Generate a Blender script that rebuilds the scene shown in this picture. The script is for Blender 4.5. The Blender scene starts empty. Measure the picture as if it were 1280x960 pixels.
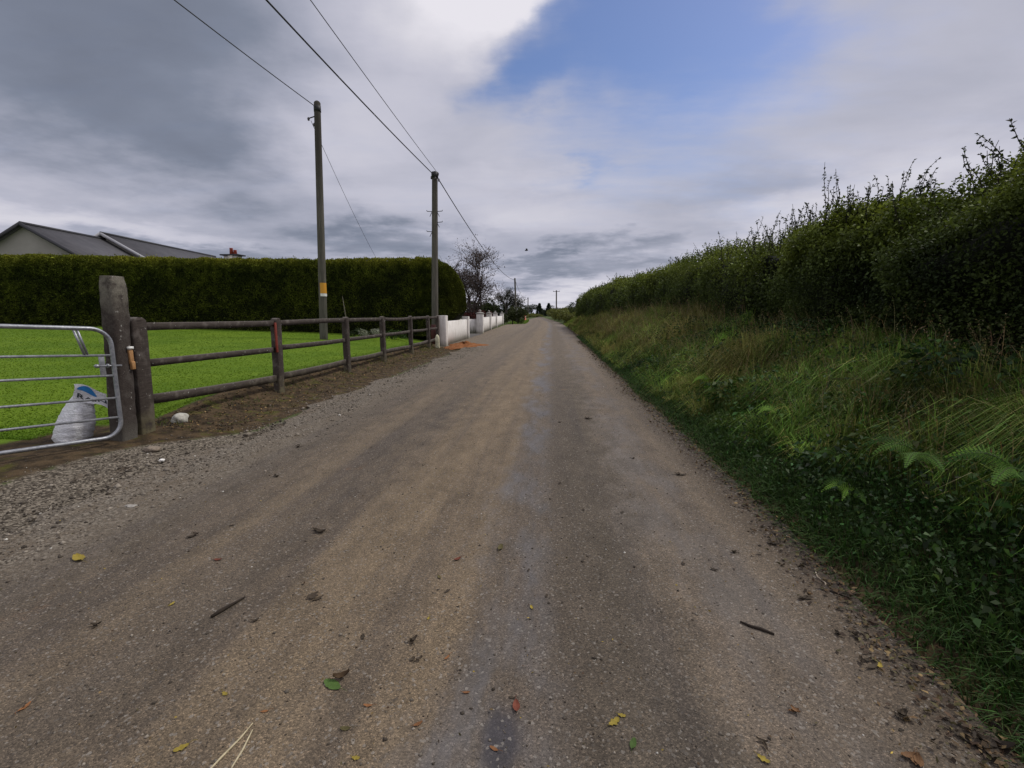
import bpy, math, random
import numpy as np
from math import radians as R, sin, cos, pi
rng = np.random.default_rng(7)
random.seed(7)
C = bpy.context.scene.collection

# ------------------------------------------------------------------ mesh helpers
class MB:
    """collects raw geometry and links it as ONE mesh object"""
    def __init__(self):
        self.V = []; self.F = []; self.N = []; self.K = []; self.n = 0
    def add(self, v, f, col=(1, 1, 1)):
        v = np.asarray(v, float).reshape(-1, 3)
        c = np.asarray(col, float)
        if c.ndim == 1: c = np.tile(c, (len(v), 1))
        self.V.append(v); self.K.append(c)
        if isinstance(f, np.ndarray):
            self.F.append((f + self.n).ravel()); self.N.append(np.full(len(f), f.shape[1]))
        else:
            for q in f:
                self.F.append(np.asarray(q) + self.n); self.N.append(np.array([len(q)]))
        self.n += len(v)
        return self
    def box(self, c, s, rot=None, col=(1, 1, 1)):
        v = np.array([[x, y, z] for x in (-.5, .5) for y in (-.5, .5) for z in (-.5, .5)]) * np.asarray(s)
        if rot is not None: v = v @ np.asarray(rot).T
        f = np.array([[0, 1, 3, 2], [4, 6, 7, 5], [0, 4, 5, 1], [2, 3, 7, 6], [0, 2, 6, 4], [1, 5, 7, 3]])
        return self.add(v + np.asarray(c), f, col)
    def tube(self, pts, rad, seg=8, col=(1, 1, 1), cap=True):
        pts = np.asarray(pts, float); n = len(pts)
        rad = np.broadcast_to(np.asarray(rad, float), (n,))
        T = np.gradient(pts, axis=0); T /= np.linalg.norm(T, axis=1, keepdims=True) + 1e-9
        ref = np.array([0, 0, 1.]) if abs(T[0][2]) < .9 else np.array([1., 0, 0])
        u = np.cross(T[0], ref); u /= np.linalg.norm(u)
        vs = []
        a = np.arange(seg) / seg * 2 * pi
        for i in range(n):
            u = u - T[i] * np.dot(u, T[i]); u /= np.linalg.norm(u) + 1e-9
            w = np.cross(T[i], u)
            vs.append(pts[i] + rad[i] * (np.cos(a)[:, None] * u + np.sin(a)[:, None] * w))
        f = []
        for i in range(n - 1):
            j = np.arange(seg); k = (j + 1) % seg
            f.append(np.stack([i * seg + j, i * seg + k, (i + 1) * seg + k, (i + 1) * seg + j], 1))
        self.add(np.concatenate(vs), np.concatenate(f), col)
        if cap:
            b = self.n - n * seg
            self.F.append(b + np.arange(seg)[::-1]); self.N.append(np.array([seg]))
            self.F.append(b + (n - 1) * seg + np.arange(seg)); self.N.append(np.array([seg]))
        return self
    def loft(self, rings, col=(1, 1, 1), cap=True, closed=True):
        rings = np.asarray(rings, float); n, s, _ = rings.shape
        f = []
        j = np.arange(s if closed else s - 1); k = (j + 1) % s
        for i in range(n - 1):
            f.append(np.stack([i * s + j, i * s + k, (i + 1) * s + k, (i + 1) * s + j], 1))
        self.add(rings.reshape(-1, 3), np.concatenate(f), col)
        if cap:
            b = self.n - n * s
            self.F.append(b + np.arange(s)[::-1]); self.N.append(np.array([s]))
            self.F.append(b + (n - 1) * s + np.arange(s)); self.N.append(np.array([s]))
        return self
    def build(self, name, mat, parent=None, smooth=False, bevel=0):
        me = bpy.data.meshes.new(name)
        V = np.concatenate(self.V); F = np.concatenate(self.F).astype(np.int32); N = np.concatenate(self.N).astype(np.int32)
        K = np.concatenate(self.K)
        if parent is not None and parent.get('_o') is not None: V = V - np.array(parent['_o'])
        me.vertices.add(len(V)); me.vertices.foreach_set('co', V.astype(np.float32).ravel())
        me.loops.add(len(F)); me.loops.foreach_set('vertex_index', F)
        me.polygons.add(len(N))
        me.polygons.foreach_set('loop_start', np.concatenate([[0], np.cumsum(N)[:-1]]).astype(np.int32))
        me.polygons.foreach_set('loop_total', N)
        if smooth: me.polygons.foreach_set('use_smooth', np.ones(len(N), bool))
        a = me.color_attributes.new('col', 'FLOAT_COLOR', 'POINT')
        a.data.foreach_set('color', np.concatenate([K, np.ones((len(K), 1))], 1).astype(np.float32).ravel())
        me.update(calc_edges=True)
        me.materials.append(mat)
        o = bpy.data.objects.new(name, me); C.objects.link(o)
        if parent is not None:
            o.parent = parent
            if parent.get('_o') is not None: o['_o'] = list(parent['_o'])
        if bevel:
            m = o.modifiers.new('bevel', 'BEVEL'); m.width = bevel; m.segments = 2; m.limit_method = 'ANGLE'
        return o

def thing(name, label, cat, loc=(0, 0, 0), rz=0, group=None):
    o = bpy.data.objects.new(name, None); C.objects.link(o)
    o.location = loc; o.rotation_euler = (0, 0, rz); o.empty_display_size = .2
    o['label'] = label; o['category'] = cat
    if group: o['group'] = group
    if rz == 0: o['_o'] = list(map(float, loc))     # children are given in world space
    return o
def tag(o, label, cat, group=None):
    o['label'] = label; o['category'] = cat
    if group: o['group'] = group
    return o
def kind(o, k): o['kind'] = k; return o
def sstep(a, b, x):
    t = np.clip((np.asarray(x, float) - a) / (b - a), 0, 1); return t * t * (3 - 2 * t)
def vn(x, y, sc, seed=0):
    """cheap smooth value noise, -1..1"""
    x = np.asarray(x, float) / sc + seed * 17.3; y = np.asarray(y, float) / sc + seed * 7.9
    xi, yi = np.floor(x), np.floor(y); fx, fy = x - xi, y - yi
    fx = fx * fx * (3 - 2 * fx); fy = fy * fy * (3 - 2 * fy)
    h = lambda a, b: np.modf(np.abs(np.sin(a * 127.1 + b * 311.7 + seed * 3.1) * 43758.5453))[0]
    return ((h(xi, yi) * (1 - fx) + h(xi + 1, yi) * fx) * (1 - fy) + (h(xi, yi + 1) * (1 - fx) + h(xi + 1, yi + 1) * fx) * fy) * 2 - 1
def unit(a): return a / (np.linalg.norm(a, axis=-1, keepdims=True) + 1e-9)
def rdir(n, up=0.0):
    d = rng.normal(size=(n, 3)); d[:, 2] += up; return unit(d)

def leaves(mb, P, D, L, W, col, droop=.15, N=None):
    """P points, D axis, L length, W width: folded diamond leaves"""
    n = len(P); L = np.broadcast_to(L, (n,))[:, None]; W = np.broadcast_to(W, (n,))[:, None]
    if N is None: N = rdir(n, .8)
    S = unit(np.cross(D, N)); Nn = np.cross(S, D)
    mid = P + D * L * .45 + Nn * L * .08
    tip = P + D * L + np.array([0, 0, -1.]) * L * droop
    V = np.stack([P, mid + S * W / 2, tip, mid - S * W / 2], 1).reshape(-1, 3)
    f = np.arange(4 * n).reshape(n, 4)
    col = np.asarray(col)
    if col.ndim == 1: col = np.tile(col, (n, 1))
    mb.add(V, f, np.repeat(col, 4, 0))
def blades(mb, P, H, W, lean, col, tipcol=None, droop=.35):
    """grass blades: P base points, H length, W width, lean (n,2) horizontal reach"""
    n = len(P); H = np.broadcast_to(H, (n,)); W = np.broadcast_to(W, (n,))
    a = rng.uniform(0, 2 * pi, n); S = np.stack([np.cos(a), np.sin(a), np.zeros(n)], 1) * W[:, None] / 2
    l3 = np.concatenate([lean, np.zeros((n, 1))], 1)
    r = np.minimum(np.linalg.norm(lean, axis=1) / (H + 1e-6), 1.2)
    up = np.stack([np.zeros(n), np.zeros(n), H], 1)
    m1 = P + up * .40 + l3 * .14
    m2 = P + up * (.75 - .12 * r)[:, None] + l3 * .48
    t = P + up * (1 - droop * r * 1.5)[:, None] + l3
    V = np.stack([P - S, P + S, m1 + S * .85, m1 - S * .85, m2 + S * .6, m2 - S * .6, t], 1).reshape(-1, 3)
    b = (np.arange(n) * 7)[:, None]
    if tipcol is None: tipcol = col
    K = np.stack([col, col, col * .7 + tipcol * .3, col * .7 + tipcol * .3, col * .3 + tipcol * .7, col * .3 + tipcol * .7, tipcol], 1).reshape(-1, 3)
    base = mb.n
    q = np.concatenate([b + np.array([[0, 1, 2, 3]]), b + np.array([[3, 2, 4, 5]])])
    mb.add(V, q, K)
    tr = b + np.array([[5, 4, 6]]) + base
    mb.F.append(tr.ravel()); mb.N.append(np.full(n, 3))
def mixc(a, b, t): 
    t = np.asarray(t)[:, None]; return np.asarray(a) * (1 - t) + np.asarray(b) * t
def vary(c, n, v=.25, h=.12):
    c = np.broadcast_to(np.asarray(c, float), (n, 3))
    return np.clip(c * rng.lognormal(0, v, (n, 1)) * (1 + rng.normal(0, h, (n, 3))), .002, 1)

# ------------------------------------------------------------------ materials
def newmat(name):
    m = bpy.data.materials.new(name); m.use_nodes = True; nt = m.node_tree
    for n in list(nt.nodes): nt.nodes.remove(n)
    o = nt.nodes.new('ShaderNodeOutputMaterial'); return m, nt, o
class G:
    def __init__(self, nt): self.nt = nt
    def n(self, t, **k):
        x = self.nt.nodes.new(t)
        for a, b in k.items(): setattr(x, a, b)
        return x
    def put(self, sock, v):
        if hasattr(v, 'is_linked') or hasattr(v, 'links'): self.nt.links.new(v, sock)
        elif v is not None:
            if isinstance(v, (tuple, list)) and len(v) == 3 and sock.type == 'RGBA': v = (*v, 1)
            sock.default_value = v
    def m(self, op, a, b=None, c=None, clamp=False):
        x = self.n('ShaderNodeMath', operation=op, use_clamp=clamp)
        for i, v in enumerate((a, b, c)):
            if v is not None: self.put(x.inputs[i], v)
        return x.outputs[0]
    def mix(self, f, a, b, mode='MIX'):
        x = self.n('ShaderNodeMix', data_type='RGBA', blend_type=mode)
        self.put(x.inputs[0], f); self.put(x.inputs[6], a); self.put(x.inputs[7], b); return x.outputs[2]
    def ss(self, x, a, b, lo=0., hi=1.):
        q = self.n('ShaderNodeMapRange', interpolation_type='SMOOTHSTEP'); self.put(q.inputs[0], x)
        q.inputs[1].default_value = a; q.inputs[2].default_value = b; q.inputs[3].default_value = lo; q.inputs[4].default_value = hi
        return q.outputs[0]
    def noise(self, vec, s, d=4, r=.55, dist=0, out=0):
        q = self.n('ShaderNodeTexNoise'); self.put(q.inputs['Vector'], vec); q.inputs['Scale'].default_value = s
        q.inputs['Detail'].default_value = d; q.inputs['Roughness'].default_value = r; q.inputs['Distortion'].default_value = dist
        return q.outputs[out]
    def vor(self, vec, s, out='Distance', feature='F1'):
        q = self.n('ShaderNodeTexVoronoi', feature=feature); self.put(q.inputs['Vector'], vec); q.inputs['Scale'].default_value = s
        return q.outputs[out]
    def scale(self, vec, s):
        q = self.n('ShaderNodeVectorMath', operation='MULTIPLY'); self.put(q.inputs[0], vec); q.inputs[1].default_value = s; return q.outputs[0]
    def pos(self): return self.n('ShaderNodeNewGeometry').outputs['Position']
    def obj(self): return self.n('ShaderNodeTexCoord').outputs['Object']
    def sep(self, v):
        q = self.n('ShaderNodeSeparateXYZ'); self.put(q.inputs[0], v); return q.outputs
    def bump(self, h, st=.5, d=.01):
        q = self.n('ShaderNodeBump'); self.put(q.inputs['Height'], h); q.inputs['Strength'].default_value = st; q.inputs['Distance'].default_value = d
        return q.outputs[0]
    def ramp(self, f, stops):
        q = self.n('ShaderNodeValToRGB'); self.put(q.inputs[0], f); e = q.color_ramp.elements
        while len(e) < len(stops): e.new(.5)
        for x, (p, c) in zip(e, stops): x.position = p; x.color = (*c, 1)
        return q.outputs[0]
def principled(name, fn):
    m, nt, o = newmat(name); g = G(nt)
    b = g.n('ShaderNodeBsdfPrincipled'); nt.links.new(b.outputs[0], o.inputs[0])
    d = fn(g)
    for k, v in d.items(): g.put(b.inputs[k], v)
    return m
def foliage_mat(name, trans=.25, rough=.65, spec=.25):
    m, nt, o = newmat(name); g = G(nt)
    a = g.n('ShaderNodeAttribute', attribute_name='col').outputs['Color']
    b = g.n('ShaderNodeBsdfPrincipled'); g.put(b.inputs['Base Color'], a); b.inputs['Roughness'].default_value = rough
    b.inputs['Specular IOR Level'].default_value = spec
    t = g.n('ShaderNodeBsdfTranslucent'); g.put(t.inputs[0], g.mix(.5, a, g.scale(a, (1.3, 1.25, .5))))
    x = g.n('ShaderNodeMixShader'); x.inputs[0].default_value = trans
    nt.links.new(b.outputs[0], x.inputs[1]); nt.links.new(t.outputs[0], x.inputs[2]); nt.links.new(x.outputs[0], o.inputs[0])
    return m
LEAF = foliage_mat('leaf'); GRASS = foliage_mat('grass', .2, .7, .15); NEEDLE = foliage_mat('clipped_foliage', .12, .8, .1)
def attr_mat(name, rough=.85, sc=30, amt=.35, bumpd=.004, spec=.3):
    def f(g):
        p = g.pos(); a = g.n('ShaderNodeAttribute', attribute_name='col').outputs['Color']
        nz = g.noise(p, sc, 6, .65)
        return {'Base Color': g.mix(1, a, g.ramp(nz, [(.25, (1 - amt,) * 3), (.75, (1 + amt,) * 3)]), 'MULTIPLY'), 'Roughness': rough,
                'Specular IOR Level': spec, 'Normal': g.bump(nz, .6, bumpd)}
    return principled(name, f)
BARK = attr_mat('bark'); STONE = attr_mat('stone', .9, 40, .4); LITTER = attr_mat('dead_leaf', .75, 90, .25, .002)

def wood_brown(g):      # peeling brown stain over weathered fence timber
    p = g.pos(); x, y, z = g.sep(p)
    grain = g.noise(g.scale(p, (30, 3, 30)), 3, 6, .65)
    fine = g.noise(p, 60, 5, .7); blot = g.noise(p, 7, 5, .65)
    base = g.ramp(grain, [(.25, (.026, .020, .017)), (.55, (.050, .039, .033)), (.8, (.088, .074, .064))])
    base = g.mix(g.ss(blot, .5, .68), base, (.10, .085, .075))
    lich = g.ss(g.noise(p, 26, 3, .6), .67, .71)
    base = g.mix(lich, base, (.32, .32, .29))
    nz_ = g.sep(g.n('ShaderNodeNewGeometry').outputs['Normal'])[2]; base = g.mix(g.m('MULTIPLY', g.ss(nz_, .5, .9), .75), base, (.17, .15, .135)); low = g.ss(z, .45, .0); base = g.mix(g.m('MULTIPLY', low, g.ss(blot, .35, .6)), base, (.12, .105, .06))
    return {'Base Color': base, 'Roughness': .85, 'Specular IOR Level': .25, 'Normal': g.bump(g.m('ADD', grain, fine), .5, .006)}
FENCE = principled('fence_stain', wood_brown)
def post_stone(g):
    p = g.pos(); x, y, z = g.sep(p)
    b = g.noise(p, 9, 6, .7); f = g.noise(p, 70, 5, .75)
    base = g.ramp(b, [(.25, (.030, .022, .020)), (.5, (.062, .050, .044)), (.78, (.12, .108, .096))])
    nx = g.n('ShaderNodeNewGeometry').outputs['Normal']; nxx, nyy, nzz = g.sep(nx)
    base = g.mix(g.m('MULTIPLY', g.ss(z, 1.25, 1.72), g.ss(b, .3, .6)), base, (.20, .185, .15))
    base = g.mix(g.ss(g.noise(p, 22, 4, .6), .655, .70), base, (.38, .37, .34))
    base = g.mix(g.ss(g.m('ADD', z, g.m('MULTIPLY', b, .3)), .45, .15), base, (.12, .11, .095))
    return {'Base Color': g.mix(g.ss(f, .35, .7), g.scale(base, (.7, .7, .7)), base), 'Roughness': .93, 'Specular IOR Level': .2, 'Normal': g.bump(g.m('ADD', b, g.m('MULTIPLY', f, .6)), .9, .012)}
GPOST = principled('weathered_post', post_stone)
def pole_wood(g):
    p = g.pos(); q = g.scale(p, (14, 14, .8)); n1 = g.noise(q, 2.2, 6, .65); n2 = g.noise(p, 3, 4, .6)
    c = g.ramp(n1, [(.25, (.045, .042, .036)), (.55, (.105, .098, .082)), (.8, (.17, .16, .14))])
    z = g.sep(p)[2]
    c = g.mix(g.ss(g.m('ADD', z, g.m('MULTIPLY', n2, 2)), 6.2, 8.2), c, (.055, .05, .042))
    return {'Base Color': c, 'Roughness': .9, 'Specular IOR Level': .2, 'Normal': g.bump(n1, .7, .01)}
POLE = principled('pole_timber', pole_wood)
def galv(g):
    p = g.pos(); n = g.vor(p, 60, 'Color'); q = g.noise(p, 9, 4, .6)
    v = g.m('ADD', g.m('MULTIPLY', g.sep(n)[0], .10), g.m('MULTIPLY', q, .25))
    cc = g.n('ShaderNodeCombineColor'); 
    for i, k in enumerate((.20, .21, .235)): g.put(cc.inputs[i], g.m('ADD', v, k - .08))
    return {'Base Color': cc.outputs[0], 'Metallic': .65, 'Roughness': g.m('ADD', g.m('MULTIPLY', q, .25), .36)}
GALV = principled('galvanised_steel', galv)
def flat(name, c, rough=.7, metal=0, sc=25, amt=.2, spec=.4, bd=.002):
    def f(g):
        p = g.pos(); n = g.noise(p, sc, 5, .6)
        return {'Base Color': g.mix(1, c, g.ramp(n, [(.25, (1 - amt,) * 3), (.75, (1 + amt,) * 3)]), 'MULTIPLY'), 'Roughness': rough, 'Metallic': metal,
                'Specular IOR Level': spec, 'Normal': g.bump(n, .4, bd)}
    return principled(name, f)
IRON = flat('dark_iron', (.03, .03, .032), .6, .4); CABLE = flat('cable_rubber', (.012, .012, .013), .6)
CERAM = flat('insulator', (.04, .035, .035), .3); YEL = flat('yellow_plate', (.58, .27, .02), .5, 0, 60, .1)
WHITEP = flat('white_plate', (.75, .75, .72), .5, 0, 60, .1); REDP = flat('red_paint', (.17, .026, .014), .7, 0, 40, .4)
WOODT = flat('raw_wood', (.36, .19, .075), .7, 0, 60, .3); REDB = flat('red_brown_sleeve', (.060, .014, .011), .7, 0, 12, .5)
def render_white(g):
    p = g.pos(); n = g.noise(p, 3, 6, .65); z = g.sep(p)[2]; s = g.noise(g.scale(p, (6, 6, .7)), 2, 5, .6)
    c = g.mix(g.ss(n, .4, .75), (.72, .69, .66), (.60, .57, .54))
    c = g.mix(g.m('MULTIPLY', g.ss(s, .48, .70), .75), c, (.40, .37, .33))
    c = g.mix(g.m('MULTIPLY', g.ss(g.m('ADD', z, g.m('MULTIPLY', n, .35)), .50, .14), .85), c, (.22, .21, .15))
    return {'Base Color': c, 'Roughness': .9, 'Specular IOR Level': .2, 'Normal': g.bump(g.noise(p, 60, 4, .7), .5, .004)}
WALLW = principled('white_render', render_white)
HWALL = flat('grey_render', (.30, .285, .265), .9, 0, 1.5, .1); CREAM = flat('cream_render', (.62, .55, .36), .9, 0, 2, .08)
def slate(g):
    p = g.obj(); b = g.n('ShaderNodeTexBrick'); g.put(b.inputs['Vector'], g.n('ShaderNodeTexCoord').outputs['UV'])
    n = g.noise(p, 1.5, 5, .6); n2 = g.noise(g.scale(p, (1, 1, 7)), 3, 3, .6)
    return {'Base Color': g.mix(g.ss(g.m('ADD', n, g.m('MULTIPLY', n2, .5)), .5, 1.0), (.062, .060, .066), (.10, .096, .102)), 'Roughness': .65, 'Specular IOR Level': .4,
            'Normal': g.bump(n2, .4, .02)}
SLATE = principled('roof_slate', slate)
DARKT = flat('dark_trim', (.03, .03, .035), .6); TERRA = flat('terracotta', (.30, .055, .03), .8); GREYT = flat('pale_verge', (.35, .35, .37), .7)

# ground material: zones come from the mesh attribute (r lawn, g soil, b gravel)
def ground_fn(g):
    p = g.pos(); x, y, z = g.sep(p)
    a = g.n('ShaderNodeAttribute', attribute_name='col').outputs['Color']; q = g.n('ShaderNodeSeparateColor'); g.put(q.inputs[0], a); r, gg, b = q.outputs
    n1 = g.noise(p, .6, 4, .6); n2 = g.noise(p, 6, 5, .65); n3 = g.noise(p, 45, 5, .7)
    field = g.mix(n1, (.05, .075, .018), (.08, .10, .03))
    lawn = g.mix(g.ss(g.m('ADD', n1, g.m('MULTIPLY', n2, .6)), .55, 1.05), (.080, .150, .008), (.134, .212, .014))
    lawn = g.mix(g.ss(n3, .3, .7), g.scale(lawn, (.84, .85, .8)), lawn)
    soil = g.mix(g.ss(n2, .35, .65), (.030, .021, .012), (.095, .064, .034))
    soil = g.mix(g.m('MULTIPLY', g.ss(g.noise(p, 3.1, 5, .7), .52, .66), .85), soil, (.075, .074, .013))
    soil = g.mix(g.ss(n3, .56, .75), soil, (.14, .11, .075))
    vc = g.vor(p, 62, 'Color'); vv = g.sep(vc)[0]
    grav = g.mix(g.m('POWER', vv, 1.6), (.042, .034, .025), (.29, .25, .195)); grav = g.mix(g.ss(n2, .52, .68), grav, g.scale(grav, (.45, .40, .36)))
    rg = lambda w, s: g.ss(g.m('ADD', w, g.m('MULTIPLY', g.m('SUBTRACT', g.m('ADD', g.m('MULTIPLY', n2, .7), g.m('MULTIPLY', n3, .3)), .5), 1.3)), .5 - s, .5 + s)
    c = g.mix(rg(r, .12), field, lawn); c = g.mix(rg(gg, .15), c, soil); c = g.mix(rg(b, .2), c, grav)
    h = g.m('ADD', g.m('MULTIPLY', n2, 1.0), g.m('MULTIPLY', n3, .5))
    return {'Base Color': c, 'Roughness': .95, 'Specular IOR Level': .15, 'Normal': g.bump(h, .8, .03)}
GROUND = principled('ground', ground_fn)

def road_fn(g):
    p = g.pos(); x, y, z = g.sep(p)
    lo = g.noise(g.scale(p, (1.0, .28, 1)), 1.3, 4, .6); md = g.noise(g.scale(p, (1, .55, 1)), 5, 5, .65)
    st = g.noise(g.scale(p, (3.4, .12, 1)), 1.0, 4, .6)
    fi = g.noise(p, 70, 5, .75)
    yw = g.m('MULTIPLY', g.m('POWER', g.m('MAXIMUM', g.m('SUBTRACT', y, 50), 0), 2), .0005)
    xs = g.m('ADD', g.m('ADD', x, yw), g.m('ADD', g.m('MULTIPLY', g.m('SUBTRACT', lo, .5), .75), g.m('MULTIPLY', g.m('SUBTRACT', md, .5), .45)))
    t = g.m('DIVIDE', g.m('ADD', xs, 5.0), 7.0)
    X = lambda v: (v + 5) / 7
    c = g.ramp(t, [(X(-4.2), (0.160, 0.126, 0.088)), (X(-3.1), (0.154, 0.123, 0.088)), (X(-2.55), (0.108, 0.087, 0.065)), (X(-2.0), (0.154, 0.120, 0.083)), (X(-1.6), (0.103, 0.083, 0.063)),
                   (X(-1.15), (0.170, 0.130, 0.086)), (X(-.45), (0.191, 0.145, 0.095)), (X(-.12), (0.129, 0.105, 0.084)), (X(.12), (0.095, 0.077, 0.059)), (X(.42), (0.101, 0.083, 0.063)),
                   (X(.75), (0.154, 0.122, 0.091)), (X(1.15), (0.144, 0.114, 0.084)), (X(1.48), (0.062, 0.047, 0.033))])
    c = g.mix(g.m('MULTIPLY', g.ss(st, .42, .70), .50), c, (0.068, 0.058, 0.054))
    # pale dust further away
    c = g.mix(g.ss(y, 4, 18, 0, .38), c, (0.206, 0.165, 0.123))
    # smooth bluish worn patches in the wheel lines
    def line(cx, w): return g.ss(g.m('ABSOLUTE', g.m('SUBTRACT', xs, cx)), w, .25 * w)
    pat = g.ss(g.noise(g.scale(p, (1.3, .45, 1)), 1.6, 5, .65), .40, .60)
    pm = g.m('MULTIPLY', g.m('MAXIMUM', line(-.2, .30), g.m('MULTIPLY', line(.8, .4), .55)), pat)
    pm = g.m('MULTIPLY', pm, .65)
    c = g.mix(pm, c, (.108, .108, .116))
    # the dark tar patch
    dx = g.m('DIVIDE', g.m('ADD', x, .15), .075); dy = g.m('DIVIDE', g.m('SUBTRACT', y, 1.37), .15)
    rr = g.m('ADD', g.m('SQRT', g.m('ADD', g.m('MULTIPLY', dx, dx), g.m('MULTIPLY', dy, dy))), g.m('MULTIPLY', g.m('SUBTRACT', md, .5), 1.6))
    tar = g.m('MULTIPLY', g.ss(rr, 1.25, .5), .72); c = g.mix(tar, c, (.036, .038, .052))
    # rusty stains
    c = g.mix(g.m('MULTIPLY', g.ss(g.noise(p, .9, 5, .7), .64, .74), .5), c, (.20, .105, .05))
    # blotches
    c = g.mix(1, c, g.ramp(md, [(.25, (.70, .69, .67)), (.75, (1.22, 1.21, 1.19))]), 'MULTIPLY')
    # aggregate: two sizes of chippings
    smooth = g.m('SUBTRACT', 1, g.m('MULTIPLY', g.m('MAXIMUM', pm, tar), .85))
    cv = g.sep(g.vor(p, 210, 'Color')); cv2 = g.sep(g.vor(p, 105, 'Color'))
    ag = g.ramp(cv[0], [(0, (.55, .55, .56)), (.5, (.95, .95, .95)), (.9, (1.35, 1.34, 1.32)), (1, (2.1, 2.05, 2.0))])
    c = g.mix(smooth, c, g.mix(1, c, ag, 'MULTIPLY'))
    c = g.mix(g.m('MULTIPLY', g.ss(cv2[1], .91, .94), .55), c, g.mix(cv2[2], (.05, .042, .036), (.34, .31, .27)))
    # gravelly left margin
    gm = g.m('MULTIPLY', g.ss(xs, -2.3, -3.3), g.ss(y, 30, 12))
    gc = g.mix(g.m('POWER', g.sep(g.vor(p, 75, 'Color'))[0], 1.5), (.054, .044, .034), (.28, .245, .195))
    c = g.mix(g.m('MULTIPLY', gm, g.ss(g.m('ADD', fi, md), .75, 1.15)), c, gc)
    h = g.m('ADD', g.m('MULTIPLY', g.vor(p, 210), g.m('MULTIPLY', smooth, -.6)), g.m('ADD', g.m('MULTIPLY', fi, .5), g.m('MULTIPLY', md, 1.2)))
    rough = g.m('SUBTRACT', .88, g.m('MULTIPLY', pm, .40))
    return {'Base Color': c, 'Roughness': rough, 'Specular IOR Level': .30, 'Normal': g.bump(h, .8, .006)}
ROAD = principled('worn_tarmac', road_fn)

# ------------------------------------------------------------------ terrain
def bend(y):
    y = np.asarray(y, float); t = np.maximum(y - 50, 0)
    return np.where(t < 55, .0005 * t * t, .0005 * 55 * 55 + .045 * (t - 55))
def gz(x, y):
    x = np.asarray(x, float); y = np.asarray(y, float); x, y = np.broadcast_arrays(x, y)
    xx = x + bend(y)
    # right bank
    prof = np.interp(xx, [1.2, 1.5, 1.75, 1.95, 2.3, 2.7, 3.3, 4.0, 5.5, 12, 40, 400], [-.03, -.03, .03, .09, .33, .64, .93, 1.06, 1.12, 1.1, .9, .0])
    prof = prof * np.where(xx > 1.6, np.interp(y, [0, 8, 14], [.74, .76, 1.0]), 1)
    prof = np.where(xx > 1.6, prof * (1 + .24 * vn(x, y, 1.0, 3) + .07 * vn(x, y, .35, 4)), prof)
    gapf = np.maximum(sstep(49, 53, y) * (1 - sstep(60, 64, y)), sstep(95, 115, y)); prof = np.where(xx > 1.5, prof * (1 - .9 * gapf), prof)
    # left: bank by the fence, then the lawn rising to the hedge
    d = -x
    bank = np.interp(d, [3.6, 4.2, 4.55, 4.72, 4.95, 5.2, 7.5, 10.8, 18, 26.7, 60, 400], [-.03, .01, .03, .08, .20, .22, .32, .50, .74, .95, 1.0, .0])
    flatm = np.interp(d, [3.6, 4.7, 6, 10, 18, 26.7, 60, 400], [-.03, .02, .03, .18, .5, .7, 1.0, .0])
    w = sstep(5.0, 7.2, y)
    left = flatm * (1 - w) + bank * w
    left = left * (1 - sstep(19.2, 20.4, y) * (1 - sstep(5.2, 7.5, d)) * .95)
    left = np.where(d > 3.7, left + .02 * vn(x, y, .5, 6) * sstep(4.3, 4.6, d) * (1 - sstep(5.0, 5.6, d)), left)
    far = 1 - sstep(60, 110, y)
    z = np.where(xx > 0, prof, left)
    z = np.where((xx < 1.5) & (d < 3.6), -.03, z)
    z = np.where((y > 27) & (xx < 0), z * np.where(d > 5.0, 1, 0) * .15 - .03 * (d < 5.6), z)
    return z

xs = np.concatenate([[-1500, -700, -300, -150, -90, -60, -45], np.arange(-36, -13, 1.), np.arange(-13, -6, .35), np.arange(-6, -3.4, .07), np.arange(-3.4, 1.3, .6),
                     np.arange(1.3, 4.6, .08), np.arange(4.6, 9, .5), [9, 11, 14, 20, 30, 45, 70, 120, 250, 500, 900, 1500]])
ys = np.concatenate([[-60, -30, -12, -6, -3, -1.5], np.arange(-1, 13, .1), np.arange(13, 34, .35), np.arange(34, 80, 1.5), np.arange(80, 260, 8), [280, 330, 420, 600, 900, 1400, 2200]])
XX, YY = np.meshgrid(xs, ys, indexing='ij'); ZZ = gz(XX, YY)
d = -XX
lawn = sstep(5.0, 5.25, d) * (YY < 27) * (d < 40) * (1 - (1 - sstep(4.6, 5.2, YY)) * (1 - sstep(5.4, 6.0, d)))
soil = sstep(3.35, 3.8, d) * (1 - sstep(4.95, 5.25, d)) * (YY < 20.5) * sstep(-1.0, .5, YY)
soil = np.maximum(soil, sstep(4.4, 4.9, d) * (1 - sstep(5.5, 6.1, d)) * (1 - sstep(5.0, 5.6, YY)) * (YY > -1))
soil = np.maximum(soil, .65 * (XX + bend(YY) > 1.3) * (XX < 4.5) * (YY < 50))
grav = (1 - sstep(3.35 + .9 * (1 - sstep(4.2, 5.6, YY)), 3.85 + .9 * (1 - sstep(4.2, 5.6, YY)), d)) * (d > 2.0) * (YY < 33) + (d > 3) * (d < 5.3) * (YY > 19.5) * (YY < 75)
zone = np.stack([lawn, soil * (1 - grav * .8), np.clip(grav, 0, 1)], -1)
nx, ny = XX.shape; I = np.arange(nx * ny).reshape(nx, ny)
f = np.stack([I[:-1, :-1], I[1:, :-1], I[1:, 1:], I[:-1, 1:]], -1).reshape(-1, 4)
g_ = MB().add(np.stack([XX, YY, ZZ], -1).reshape(-1, 3), f, zone.reshape(-1, 3)).build('ground', GROUND, smooth=True); kind(g_, 'structure')

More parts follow.
